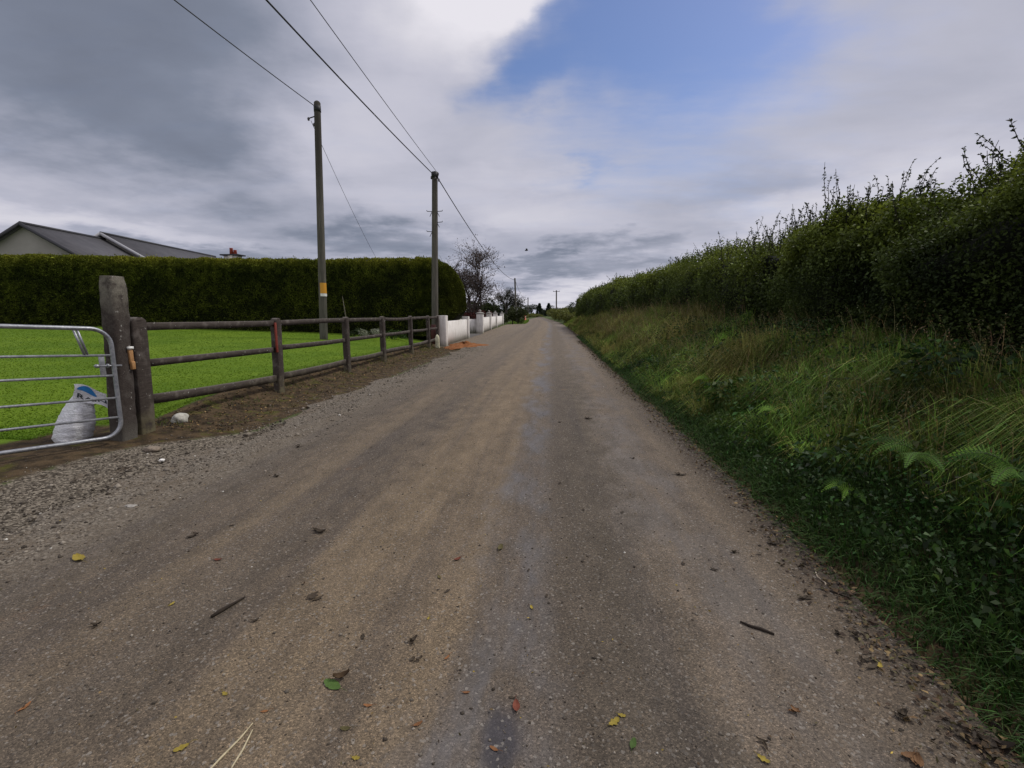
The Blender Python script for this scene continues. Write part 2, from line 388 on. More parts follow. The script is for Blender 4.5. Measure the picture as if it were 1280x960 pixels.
# road sheet, with ragged edges
ry = np.concatenate([[-30, -12, -5, -2], np.arange(-1, 14, .05), np.arange(14, 40, .2), np.arange(40, 240, 2.)])
rl = np.where(ry < 19.5, -3.75, -4.75) + .22 * vn(ry, 0 * ry, .9, 1) + .08 * vn(ry, 0 * ry, .2, 2)
rl = np.interp(ry, [0, 18.8, 20.2, 33, 62, 66, 300], [-3.5, -3.5, -4.62, -5.0, -5.9, -3.5, -3.5]) + (.2 * vn(ry, 0 * ry, .9, 1) + .07 * vn(ry, 0 * ry, .2, 2)) * (ry < 20) - np.where(ry > 62, bend(ry), 0)
rr_ = 1.52 + .06 * vn(ry, 0 * ry, 1.3, 5) + .03 * vn(ry, 0 * ry, .22, 6) - bend(ry)
ts = np.linspace(0, 1, 15)
RX = rl[:, None] * (1 - ts) + rr_[:, None] * ts; RY = np.repeat(ry[:, None], 15, 1)
RZ = .004 + .015 * np.sin(np.pi * ts)[None] + .012 * vn(RX, RY * .4, .9, 8) * np.sin(np.pi * ts)[None]
RZ = np.where(RX < -3.4, .006 + .03 * (RX < -9), RZ)
def road_z(x, y, ry=ry, rl=rl, rr_=rr_, RZ=RZ):
    x, y = np.asarray(x, float), np.asarray(y, float)
    a, b = np.interp(y, ry, rl), np.interp(y, ry, rr_); t = np.clip((x - a) / (b - a), 0, 1) * 14; i = np.minimum(np.floor(t).astype(int), 13); f_ = t - i
    j = np.searchsorted(ry, y).clip(0, len(ry) - 1)
    z = RZ[j, i] * (1 - f_) + RZ[j, i + 1] * f_
    return np.where((x > a) & (x < b), z, np.maximum(gz(x, y), -.02))
n0 = len(ry); I = np.arange(n0 * 15).reshape(n0, 15)
f = np.stack([I[:-1, :-1], I[:-1, 1:], I[1:, 1:], I[1:, :-1]], -1).reshape(-1, 4)
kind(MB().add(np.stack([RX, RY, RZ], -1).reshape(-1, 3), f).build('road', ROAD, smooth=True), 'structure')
DRIVE = flat('driveway_tarmac', (.10, .092, .085), .9, 0, 8, .25)
dx_ = np.linspace(-18, -4.78, 12); dy_ = np.array([27.0, 29, 31, 33.0])
DX, DY = np.meshgrid(dx_, dy_, indexing='ij'); I = np.arange(48).reshape(12, 4)
f = np.stack([I[:-1, :-1], I[1:, :-1], I[1:, 1:], I[:-1, 1:]], -1).reshape(-1, 4)
kind(MB().add(np.stack([DX, DY, np.maximum(gz(DX, DY), 0) + .012], -1).reshape(-1, 3), f).build('driveway', DRIVE), 'structure')

def stones(n, x, y, s, name, label=None):
    mb = MB()
    ico = np.array([[1, 0, 0], [-1, 0, 0], [0, 1, 0], [0, -1, 0], [0, 0, .75], [0, 0, -.75]])
    fc = np.array([[0, 2, 4], [2, 1, 4], [1, 3, 4], [3, 0, 4], [2, 0, 5], [1, 2, 5], [3, 1, 5], [0, 3, 5]])
    V = ico[None] * rng.uniform(.55, 1.25, (n, 6, 1)) * s[:, None, None]
    a = rng.uniform(0, 2 * pi, n); ca, sa = np.cos(a)[:, None], np.sin(a)[:, None]
    V = np.stack([V[..., 0] * ca - V[..., 1] * sa, (V[..., 0] * sa + V[..., 1] * ca) * 1, V[..., 2]], -1)
    z = road_z(x, y) + s * .15
    V += np.stack([x, y, z], 1)[:, None]
    F = (fc[None] + (np.arange(n) * 6)[:, None, None]).reshape(-1, 3)
    t = rng.random(n); K = mixc((.046, .037, .028), (.31, .27, .22), t ** 1.8)
    K = np.where((rng.random(n) < .008)[:, None], np.array([[.55, .53, .48]]), K)
    mb.add(V.reshape(-1, 3), F, np.repeat(K, 6, 0))
    return mb.build(name, STONE)
n = 26000
y = rng.uniform(.5, 1, n) ** 0; y = 1.0 + 19 * rng.random(n) ** 1.9
x = -3.35 + rng.normal(0, .38, n)
x = np.where(y < 5.0, x - .75 * (rng.random(n)), x)
k = rng.random(n) < .25 + .75 * np.clip(.5 + .9 * vn(x, y, .5, 51) + .4 * vn(x, y, .16, 52), 0, 1); x, y = x[k], y[k]; n = len(x)
kind(stones(n, x, y, rng.lognormal(math.log(.0068), .5, n).clip(.003, .035), 'gravel'), 'stuff')
n = 9000
y = .9 + 9 * rng.random(n) ** 1.6; x = rng.uniform(-3.4, 1.5, n)
kind(stones(n, x, y, rng.lognormal(math.log(.0040), .4, n).clip(.0015, .011), 'loose_chippings'), 'stuff')

# ------------------------------------------------------------------ lawn blades
n = 120000
y = 4.6 + 17.5 * rng.random(n) ** 1.7; x = -5.1 - (y * 1.25 - .2) * rng.random(n) ** 1.15
ok = ~((y < 5.3) & (x > -5.7)); x, y = x[ok], y[ok]; n = len(x)
mb = MB(); H = rng.uniform(.008, .021, n); a = rng.uniform(0, 2 * pi, n); w = rng.uniform(.004, .009, n) * (1 + y / 9)
P = np.stack([x, y, gz(x, y) - .004], 1); S = np.stack([np.cos(a), np.sin(a), 0 * a], 1) * w[:, None]; T = np.stack([rng.normal(0, .016, n), rng.normal(0, .016, n), H], 1)
t = np.clip(.5 + .5 * vn(x, y, 1.4, 11) + .35 * vn(x, y, .3, 12), 0, 1)
K = mixc((.080, .155, .008), (.140, .225, .014), .65 * t + .35 * np.clip(.5 + vn(x, y * 3, 2.5, 13), 0, 1)) * rng.lognormal(0, .07, (n, 1))
mb.add(np.stack([P - S, P + S, P + T], 1).reshape(-1, 3), np.arange(3 * n).reshape(n, 3), np.repeat(K, 3, 0))
kind(mb.build('lawn_grass', GRASS), 'stuff')

# ------------------------------------------------------------------ gate post, gate, sack
def rect_post(mb, x, y, wx, wy, h, round_y=.05, jit=.004, z0=-.15, lean=(0, 0)):
    """rectangular post whose top is arched across its y side"""
    zs = list(np.linspace(z0, h - round_y, 9)) + [h - round_y + round_y * k for k in (.35, .62, .82, .94, 1.0)]
    rings = []
    for z in zs:
        u = max(0, (z - (h - round_y)) / round_y); hy = wy / 2 * math.sqrt(max(0.02, 1 - (u * .93) ** 2)) if u > 0 else wy / 2
        cx, cy = x + lean[0] * z, y + lean[1] * z; b = min(wx, wy) * .12
        hx = wx / 2 - (.012 if u > .9 else 0)
        pts = [(-hx + b, -hy), (hx - b, -hy), (hx, -hy + min(b, hy * .5)), (hx, 0), (hx, hy - min(b, hy * .5)), (hx - b, hy), (-hx + b, hy), (-hx, hy - min(b, hy * .5)), (-hx, 0), (-hx, -hy + min(b, hy * .5))]
        rings.append([(cx + px + random.gauss(0, jit), cy + py + random.gauss(0, jit), z) for px, py in pts])
    mb.loft(rings)
gp = thing('gate_post', 'tall thick weathered stone gate post with worn rounded top beside the steel gate', 'gate post', (-4.74, 4.88, 0))
mb = MB(); rings = []
for z in np.concatenate([np.linspace(-.2, 1.62, 22), [1.68, 1.73, 1.76, 1.785, 1.80]]):
    u = max(0, (z - 1.62) / .18); sh = 1 - .18 * u ** 2.5; off = -.015 * u ** 2
    w = 1 + .02 * sin(z * 5) + .05 * max(0, .5 - z); hx, hy = .085 * w * sh, .103 * w * sh; ring = []
    for k in range(20):
        a = k / 20 * 2 * pi + pi / 20; c_, s_ = cos(a), sin(a); e = .42
        ring.append((-4.74 + off * .5 + hx * np.sign(c_) * abs(c_) ** e + random.gauss(0, .003), 4.76 + .055 * z + off * .6 + hy * np.sign(s_) * abs(s_) ** e + random.gauss(0, .004), z))
    rings.append(ring)
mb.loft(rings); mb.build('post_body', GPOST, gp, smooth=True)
# latch keep of raw wood and steel on the road face of the post
mb = MB(); mb.box((-4.650, 4.87, .93), (.03, .05, .16), col=(1, 1, 1)); mb.box((-4.643, 4.875, .83), (.035, .045, .09)); k_ = mb.build('wooden_keep', WOODT, gp, bevel=.006)
MB().box((-4.646, 4.868, 1.025), (.04, .056, .03)).build('keep_plate', WHITEP, k_)
# steel gate
ga = thing('farm_gate', 'galvanised tubular steel farm gate with rounded corner and white sack behind it', 'gate', (-4.62, 4.62, 0))
d0 = np.array([-.35, -.85]); d0 /= np.linalg.norm(d0); O = np.array([-4.615, 4.62])
gp3 = lambda s, z: (O[0] + d0[0] * s, O[1] + d0[1] * s, z + .06 * s)
def rounded(s0, s1, z0, z1, r):
    pts = []
    for cs, cz, a0 in ((s0 + r, z1 - r, 90), (s0 + r, z0 + r, 180)):
        for k in range(9):
            a = R(a0 + k * 90 / 8); pts.append((cs + r * cos(a), cz + r * sin(a)))
    return [(s1, z1)] + pts + [(s1, z0)]
fr = MB(); pl = rounded(0, 3.6, .09, 1.24, .17); pl = [(3.6, .09)] + pl[:1] + pl[1:]
dense = []
for (a, b), (c_, e_) in zip(pl[1:-1], pl[2:]): dense.append(gp3(a, b))
dense.append(gp3(*pl[-1]))
fr.tube(dense, .021, 12); fr.tube([gp3(3.6, .09), gp3(3.6, 1.24)], .021, 12); fr.build('frame', GALV, ga, smooth=True)
for z in (.30, .51, .75, .965):
    MB().tube([gp3(.02, z), gp3(1.8, z), gp3(3.58, z)], .0125, 10).build('rail', GALV, ga, smooth=True)
MB().tube([gp3(.30, 1.235), gp3(.235, .97)], .011, 8).tube([gp3(.27, 1.235), gp3(.21, .97)], .011, 8).build('brace', GALV, ga, smooth=True)
lb = MB(); c = gp3(.10, .855); rm = np.array([[d0[0], -d0[1], 0], [d0[1], d0[0], 0], [0, 0, 1]]); lb.box(c, (.05, .012, .22), rm); lt = lb.build('latch_plate', GALV, ga, bevel=.003)
MB().tube([gp3(.17, .855), gp3(-.07, .855)], .009, 8).tube([gp3(.16, .855), gp3(.13, .855)], .019, 8).tube([gp3(.06, .855), gp3(.045, .855)], .022, 8).build('latch_bolt', GALV, lt, smooth=True)

def plastic(g):
    p = g.pos(); n = g.noise(g.scale(p, (7, 7, 26)), 3, 5, .6, .8); m = g.noise(p, 10, 4, .6)
    return {'Base Color': g.mix(g.ss(m, .4, .75), (.86, .86, .88), (.72, .72, .76)), 'Roughness': .42, 'Specular IOR Level': .45,
            'Subsurface Weight': 0.0, 'Normal': g.bump(n, .9, .03)}
SACKM = principled('sack_plastic', plastic)
sk = thing('plastic_sack', 'full white plastic sack with blue print leaning by the gate post', 'sack', (-5.22, 4.62, 0))
rings = []; zs = np.linspace(0, 1, 40)
vx = np.array([.93, -.36]); vy = np.array([.36, .93])       # sack width / depth axes, broad side to the road
for u in zs:
    z = .01 + .58 * u; w = np.interp(u, [0, .08, .3, .6, .8, .93, 1], [.155, .185, .20, .175, .13, .09, .05]); dp = np.interp(u, [0, .1, .4, .75, 1], [.12, .15, .14, .09, .02])
    cx, cy = -5.20 + .10 * u ** 1.2, 4.60 + .14 * u ** 1.3; ring = []
    for k in range(36):
        a = k / 36 * 2 * pi; wr = 1 + .018 * sin(8 * u * 2 * pi + 3.2 * sin(a * 2)) + .012 * sin(15 * u * 2 * pi + 4 * sin(a * 3)) * sstep(.25, .45, u) * (1 - sstep(.8, .95, u)) + .03 * sin(5 * a + 9 * u) + random.gauss(0, .006)
        ex, ey = w * wr * np.sign(cos(a)) * abs(cos(a)) ** .75, dp * wr * np.sign(sin(a)) * abs(sin(a)) ** .75
        ring.append((cx + vx[0] * ex + vy[0] * ey, cy + vx[1] * ex + vy[1] * ey, z + .012 * sin(a * 3 + u * 4)))
    rings.append(ring)
b_ = MB().loft(rings).build('bag', SACKM, sk, smooth=True)
# printed top flap folded toward the post
fl = MB(); gq = []
fu, fv = 9, 7
for i in range(fu):
    for j in range(fv):
        s, t = i / (fu - 1), j / (fv - 1)
        q = np.array([-5.085, 4.60, .655]) + np.array([.20, .17, -.08]) * s + np.array([.03, -.05, -.16]) * t
        q[2] += -.05 * s * s + .015 * sin(6 * s + 3 * t); q[0] += .012 * sin(5 * t + 4 * s); gq.append(q)
I = np.arange(fu * fv).reshape(fu, fv)
f = np.stack([I[:-1, :-1], I[1:, :-1], I[1:, 1:], I[:-1, 1:]], -1).reshape(-1, 4)
fo = fl.add(gq, f).build('flap', SACKM, sk, smooth=True)
BLUE = flat('blue_print', (.01, .17, .44), .5); BLACKP = flat('black_print', (.02, .03, .035), .5)
def flap_pt(s, t, lift=.006):
    q = np.array([-5.085, 4.60, .655]) + np.array([.20, .17, -.08]) * s + np.array([.03, -.05, -.16]) * t
    q[2] += -.05 * s * s + .015 * sin(6 * s + 3 * t); q[0] += .012 * sin(5 * t + 4 * s)
    nn = np.cross([.20, .17, -.08], [.03, -.05, -.16]); nn = nn / np.linalg.norm(nn); nn = nn if nn[0] - nn[1] > 0 else -nn
    return q + nn * lift
pr = MB(); top = []; bot = []
for k in range(11):
    s = .08 + .62 * k / 10; a = k / 10
    top.append(flap_pt(s, .32 - .26 * sin(pi * a) ** .8)); bot.append(flap_pt(s, .42 - .06 * sin(pi * a)))
pr.add(top + bot, [[k, k + 1, 12 + k, 11 + k] for k in range(10)]); pr.build('blue_logo', BLUE, fo)
cu = bpy.data.curves.new('lettering', 'FONT'); cu.body = 'RAIN'; cu.size = 1; cu.resolution_u = 2; cu.offset = .02
to = bpy.data.objects.new('lettering', cu); C.objects.link(to); bpy.context.view_layer.update()
tm = bpy.data.meshes.new_from_object(to.evaluated_get(bpy.context.evaluated_depsgraph_get())); bpy.data.objects.remove(to)
wmax = max(v.co.x for v in tm.vertices)
for v in tm.vertices:
    q = flap_pt(.10 + .86 * v.co.x / wmax, .80 - .32 * v.co.y, .008); v.co = tuple(q - np.array(sk['_o']))
tm.name = 'lettering'; tm.materials.clear(); tm.materials.append(BLACKP); tl = bpy.data.objects.new('lettering', tm); C.objects.link(tl); tl.parent = fo

def rock(name, label, x, y, s, col, z=None, sq=(1, .8, .6), rz=0.):
    mb = MB(); rings = []; n = 9
    for i in range(n):
        t = (i + .5) / n * pi; ring = []
        for k in range(12):
            a = k / 12 * 2 * pi; r = 1 + .18 * sin(3 * a + i) + random.gauss(0, .05)
            ring.append((s * sq[0] * r * abs(sin(t)) ** .6 * cos(a), s * sq[1] * r * abs(sin(t)) ** .6 * sin(a), -s * sq[2] * cos(t)))
        rings.append(ring)
    v = np.array(rings); ca, sa = cos(rz), sin(rz); v = np.stack([v[..., 0] * ca - v[..., 1] * sa, v[..., 0] * sa + v[..., 1] * ca, v[..., 2]], -1)
    zz = float(gz(x, y)) if z is None else z; mb.loft(v + np.array([0, 0, s * sq[2] * .5]), col)
    o = mb.build(name, STONE, smooth=False); o.location = (x, y, zz)
    tag(o, label, 'stone'); return o
rock('stone', 'whitish angular stone lying on the soil right of the fence end post', -4.72, 5.55, .12, (.42, .41, .36), sq=(.7, 1.0, .6), rz=.3)
rock('stone', 'flat brown stone in the gravel in front of the gate post', -4.10, 4.42, .07, (.22, .18, .14), .0, (1.2, .8, .4))
rock('stone', 'small bright white pebble on the gravel below the gate post', -3.72, 4.10, .026, (.75, .73, .69), .0, (1, .8, .5))
rock('stone', 'pale grey sunken stone near the left edge of the picture', -3.05, 3.05, .036, (.32, .30, .27), .0, (1.3, .7, .3))

# ------------------------------------------------------------------ fence
fe = thing('rail_fence', 'dark brown three rail timber fence along the lawn', 'fence', (-4.7, 5.0, 0))
FP = [(-4.73, 5.03, (0, .03)), (-4.68, 7.72, (0, .03)), (-4.69, 10.52, (0, .01)), (-4.69, 12.9, (.0, -.01)), (-4.70, 15.6, (0, -.035)), (-4.73, 18.0, (0, -.06)), (-4.80, 19.75, (0, 0))]
for i, (x, y, ln) in enumerate(FP):
    mb = MB(); rect_post(mb, x, y, .115, .20 if i == 0 else .165, 1.36 if i == 0 else 1.325, .085, .003, lean=ln)
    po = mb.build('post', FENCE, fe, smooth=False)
    if i == 1:
        po['label'] = 'post with a stripe of red paint on its edge'
        mb = MB(); mb.box((x + .052, y - .066, 1.0), (.022, .05, .50)); mb.build('red_paint', REDP, po, bevel=.005)
    for z in (1.15, .75):
        if random.random() < .6: pass
for i in range(6):
    (xa, ya, la), (xb, yb, lb_) = FP[i], FP[i + 1]
    for z0, z1, hh in ((1.245, 1.245, .092), (.82, .80, .088), (.40 if i == 0 else .33, .30 if i < 4 else .34, .115)):
        mb = MB(); n = 9; rings = []
        ya2, yb2 = ya + la[1] * z0 + (.09 if i == 0 else .07), yb + lb_[1] * z1 - .07
        sag = random.uniform(-.012, .02); tw = random.uniform(-.02, .02)
        for k in range(n):
            t = k / (n - 1); cx = xa * (1 - t) + xb * t; cy = ya2 * (1 - t) + yb2 * t; cz = z0 * (1 - t) + z1 * t - sag * 4 * t * (1 - t) + tw * (t - .5)
            h = hh / 2 * random.uniform(.97, 1.03); w = .017
            rings.append([(cx - w, cy, cz - h), (cx + w, cy, cz - h), (cx + w, cy, cz + h), (cx - w, cy, cz + h)])
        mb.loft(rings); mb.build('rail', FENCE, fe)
# pale marker plank at the end of the fence
mk = thing('marker_post', 'short pale split marker post with pointed top before the white wall', 'marker post', (-4.58, 18.75, 0))
mb = MB(); rings = []
for z, s in ((-.1, 1), (.1, 1), (.3, .98), (.45, 1), (.52, .7), (.57, .25)):
    rings.append([(-4.58 + px * s + random.gauss(0, .004), 18.75 + py * s, z) for px, py in ((-.07, -.05), (.07, -.05), (.08, .05), (-.06, .05))])
mb.loft(rings, (.52, .50, .36)); mb.build('plank', attr_mat('pale_wood', .9, 14, .3), mk)

# ------------------------------------------------------------------ white garden wall
gw = thing('garden_wall', 'white rendered roadside wall with square piers below the clipped hedge', 'wall', (-4.72, 23.5, 0))
def pier(x, y, w, h, parent, capn=False):
    p_ = MB().box((x, y, h / 2 - .1), (w, w, h + .2)).build('pier', WALLW, parent, bevel=.012)
    if capn:
        mb = MB(); mb.box((x, y, h + .028), (w + .09, w + .09, .05)); mb.loft([[(x + sx * a, y + sy * a, z) for sx, sy in ((-1, -1), (1, -1), (1, 1), (-1, 1))] for a, z in ((w / 2 + .03, h + .056), (w / 2 - .04, h + .10), (.05, h + .14))])
        c_ = mb.build('cap', HWALL, p_)
        mb = MB(); rs = []
        for k in range(9):
            t = k / 8 * pi; rs.append([(x + (.02 + .075 * sin(t)) * cos(a), y + (.02 + .075 * sin(t)) * sin(a), h + .21 - .085 * cos(t)) for a in np.arange(12) / 12 * 2 * pi])
        mb.loft(rs); mb.build('ball', HWALL, c_, smooth=True)
    return p_
pier(-4.72, 20.30, .40, 1.32, gw); pier(-4.86, 26.75, .36, 1.24, gw)
def panel(xa, ya, xb, yb, h0, h1, th, parent, name='wall_panel'):
    mb = MB(); n = 10; rings = []
    L = math.hypot(xb - xa, yb - ya); nx_, ny_ = (yb - ya) / L, -(xb - xa) / L
    for k in range(n):
        t = k / (n - 1); x, y = xa * (1 - t) + xb * t, ya * (1 - t) + yb * t; h = h0 * (1 - t) + h1 * t + random.gauss(0, .006)
        rings.append([(x - nx_ * th / 2, y - ny_ * th / 2, -.2), (x + nx_ * th / 2, y + ny_ * th / 2, -.2), (x + nx_ * th / 2, y + ny_ * th / 2, h), (x - nx_ * th / 2, y - ny_ * th / 2, h)])
    mb.loft(rings); return mb.build(name, WALLW, parent)
panel(-4.74, 20.5, -4.86, 26.57, 1.06, 1.08, .2, gw)
gw2 = thing('entrance_wall', 'white wall with ball topped piers running on beyond the driveway', 'wall', (-5.0, 33.4, 0))
PX = [(-5.08, 33.6, .46), (-5.45, 41.2, .42), (-5.78, 48.6, .42), (-6.35, 60.5, .45)]
for i, (x, y, w) in enumerate(PX): pier(x, y, w, 1.38, gw2, True)
for (xa, ya, _), (xb, yb, _) in zip(PX[:-1], PX[1:]): panel(xa - .02, ya + .25, xb - .02, yb - .25, 1.12, 1.12, .2, gw2)
panel(-8.6, 33.75, -5.33, 33.75, 1.02, 1.02, .2, gw2)

# ------------------------------------------------------------------ orange sand spill
def sand(g):
    p = g.pos(); n = g.noise(p, 5, 6, .7); m = g.noise(p, 40, 4, .7)
    return {'Base Color': g.mix(g.ss(n, .35, .65), (.20, .075, .028), (.33, .145, .062)), 'Roughness': .95, 'Specular IOR Level': .1, 'Normal': g.bump(g.m('ADD', n, m), .9, .04)}
SAND = principled('orange_sand', sand)
mb = MB(); nr, na = 14, 48; V = [(-3.75, 20.2, .13)]
for i in range(1, nr):
    for k in range(na):
        a = k / na * 2 * pi; t = i / (nr - 1); rr = (1 + .28 * sin(3 * a + 1) + .14 * sin(7 * a) + random.gauss(0, .05)) * t
        x, y = -3.85 + .78 * rr * cos(a) + .0 * sin(a), 20.6 + 1.9 * rr * sin(a); V.append((x, y, .016 + .14 * (1 - t) ** 1.2 * (1 + random.gauss(0, .25)) - .004 * t))
F = [[0, 1 + k, 1 + (k + 1) % na] for k in range(na)]
for i in range(nr - 2):
    for k in range(na): F.append([1 + i * na + k, 1 + (i + 1) * na + k, 1 + (i + 1) * na + (k + 1) % na, 1 + i * na + (k + 1) % na])
tag(mb.add(V, F).build('sand_pile', SAND, smooth=True), 'low spill of orange sand at the foot of the white wall', 'sand pile')

# ------------------------------------------------------------------ poles and cables
def pole(label, x, y, z0, z1, r0, r1, lean=(0, 0), yellow=False, top='plain', steps=False, sleeve=False):
    o = thing('utility_pole', label, 'utility pole', (x, y, z0), group='timber poles beside the lane')
    mb = MB(); zz = np.linspace(z0 - .3, z1, 16)
    pts = [(x + lean[0] * (z - z0), y + lean[1] * (z - z0), z) for z in zz]; rad = [r0 + (r1 - r0) * (z - z0) / (z1 - z0) for z in zz]
    pts.append((pts[-1][0], pts[-1][1], z1 + .05)); rad.append(r1 * .75); pts.append((pts[-1][0], pts[-1][1], z1 + .08)); rad.append(r1 * .3)
    mb.tube(pts, rad, 14); mb.build('shaft', POLE, o, smooth=True)
    at = lambda z: np.array([x + lean[0] * (z - z0), y + lean[1] * (z - z0), z])
    if yellow:
        mb = MB(); c = at(2.35); rr = r0 + .006; aa = np.radians(np.linspace(-95, 5, 9))
        mb.loft([[tuple(c + np.array([rr * cos(a), rr * sin(a), dz])) for a in aa] for dz in (-.18, .22)], cap=False, closed=False); mb.build('warning_plate', YEL, o)
        mb = MB(); mb.loft([[tuple(c + np.array([rr * cos(a), rr * sin(a), dz])) for a in aa] for dz in (-.29, -.185)], cap=False, closed=False); mb.build('number_plate', WHITEP, o)
    if top == 'arm':
        mb = MB(); a = at(z1 - .42); mb.tube([a, a + np.array([-.30, -.08, -.12])], .022, 8).tube([a + np.array([-.05, -.02, -.02]), a + np.array([-.12, -.04, -.30])], .015, 8); b = mb.build('bracket', IRON, o)
        for q in ((-.31, -.08, -.13), (-.13, -.04, -.32)):
            c = a + np.array(q); MB().tube([c + np.array([0, 0, s]) for s in (-.07, -.045, -.03, 0, .03, .05)], [.02, .045, .03, .05, .035, .015], 10).build('insulator', CERAM, b, smooth=True)
        mb = MB(); c = at(z1 - .2); mb.tube([c + np.array([0, 0, -.1]), c, c + np.array([0, 0, .1])], r1 + .012, 14, cap=True); mb.build('band', IRON, o)
    if top == 'clamp':
        c = at(z1 - .08)
        mb = MB(); mb.tube([c + np.array([0, 0, -.1]), c + np.array([0, 0, .12])], r1 + .025, 14); mb.build('band', IRON, o)
        for q in ((.14, -.02, .04), (.16, .02, -.18), (-.13, -.05, -.1), (.05, -.14, -.15)):
            p_ = c + np.array(q); MB().tube([p_ + np.array([0, 0, s]) for s in (-.06, -.03, 0, .03, .06)], [.02, .04, .03, .04, .015], 8).build('insulator', CERAM, o, smooth=True)
    if top == 'cross':
        c = at(z1 - .25); MB().box(c, (1.7, .1, .12)).build('crossarm', POLE, o)
        for q in (-.75, 0, .75): MB().tube([c + np.array([q, 0, .06]), c + np.array([q, 0, .24])], [.05, .03], 8).build('insulator', CERAM, o)
    if steps:
        for z, sd in ((5.55, 1), (5.55, -1), (5.12, 1), (4.75, -1)):
            c = at(z); MB().tube([c + np.array([sd * .08, -.03, 0]), c + np.array([sd * .32, -.03, .015]), c + np.array([sd * .33, -.03, .06])], .014, 6).build('step', IRON, o)
            MB().tube([c + np.array([sd * .11, -.05, -.02]), c + np.array([sd * .2, -.05, -.2])], .012, 6).build('stay', IRON, o)
    if sleeve:
        mb = MB(); mb.tube([at(z) for z in (z0, .6, .94)], r0 + .03, 14); mb.build('painted_base', REDB, o, smooth=True)
    return o
pole('nearest weathered timber pole with yellow plate standing on the lawn', -8.93, 18, .3, 9.02, .155, .118, (.031, 0), True, 'arm')
pole('timber pole with step irons and red brown base at the fence end', -4.99, 20.0, .05, 7.05, .145, .115, (.0235, 0), False, 'clamp', True, True)
pole('dark slim pole beyond the round bush on the left', -5.55, 75, 0, 6.8, .16, .12, (-.04, 0), False, 'plain')
pole('thin far pole beside the cream bungalow', -8.86, 177, 0, 7.2, .22, .16, (0, 0), False, 'plain')
pole('far pole with short crossarm right of the road end', 1.15, 125, 0, 7.3, .20, .15, (-.012, 0), False, 'cross')
def cable(label, a, b, sag, r, n=28):
    a, b = np.array(a, float), np.array(b, float); t = np.linspace(0, 1, n)[:, None]
    p = a * (1 - t) + b * t; p[:, 2] -= (4 * sag * t * (1 - t))[:, 0]
    tag(MB().tube(p, r, 6, cap=False).build('overhead_cable', CABLE, smooth=True), label, 'cable', 'overhead lines')
cable('cable rising out of the picture from the nearest pole top', (-9.5, -16, 9.3), (-8.66, 17.95, 8.85), .55, .014)
cable('thin service wire dropping from the nearest pole behind the hedge', (-8.9, 17.93, 8.4), (-13.6, 39, 4.4), .35, .009)
cable('thick cable from the second pole running overhead to the picture top', (-5.1, -18, 7.6), (-4.86, 19.9, 6.98), .55, .017)
cable('thinner wire above the thick cable on the second pole', (-4.0, -18, 8.3), (-4.74, 19.9, 7.1), .35, .009)
cable('sagging cable between the second pole and the dark slim pole', (-4.70, 20.05, 6.85), (-5.82, 75, 6.6), .95, .022)
cable('far wire from the dark slim pole towards the far thin pole', (-5.8, 75, 6.6), (-8.86, 177, 7.1), 1.7, .024)

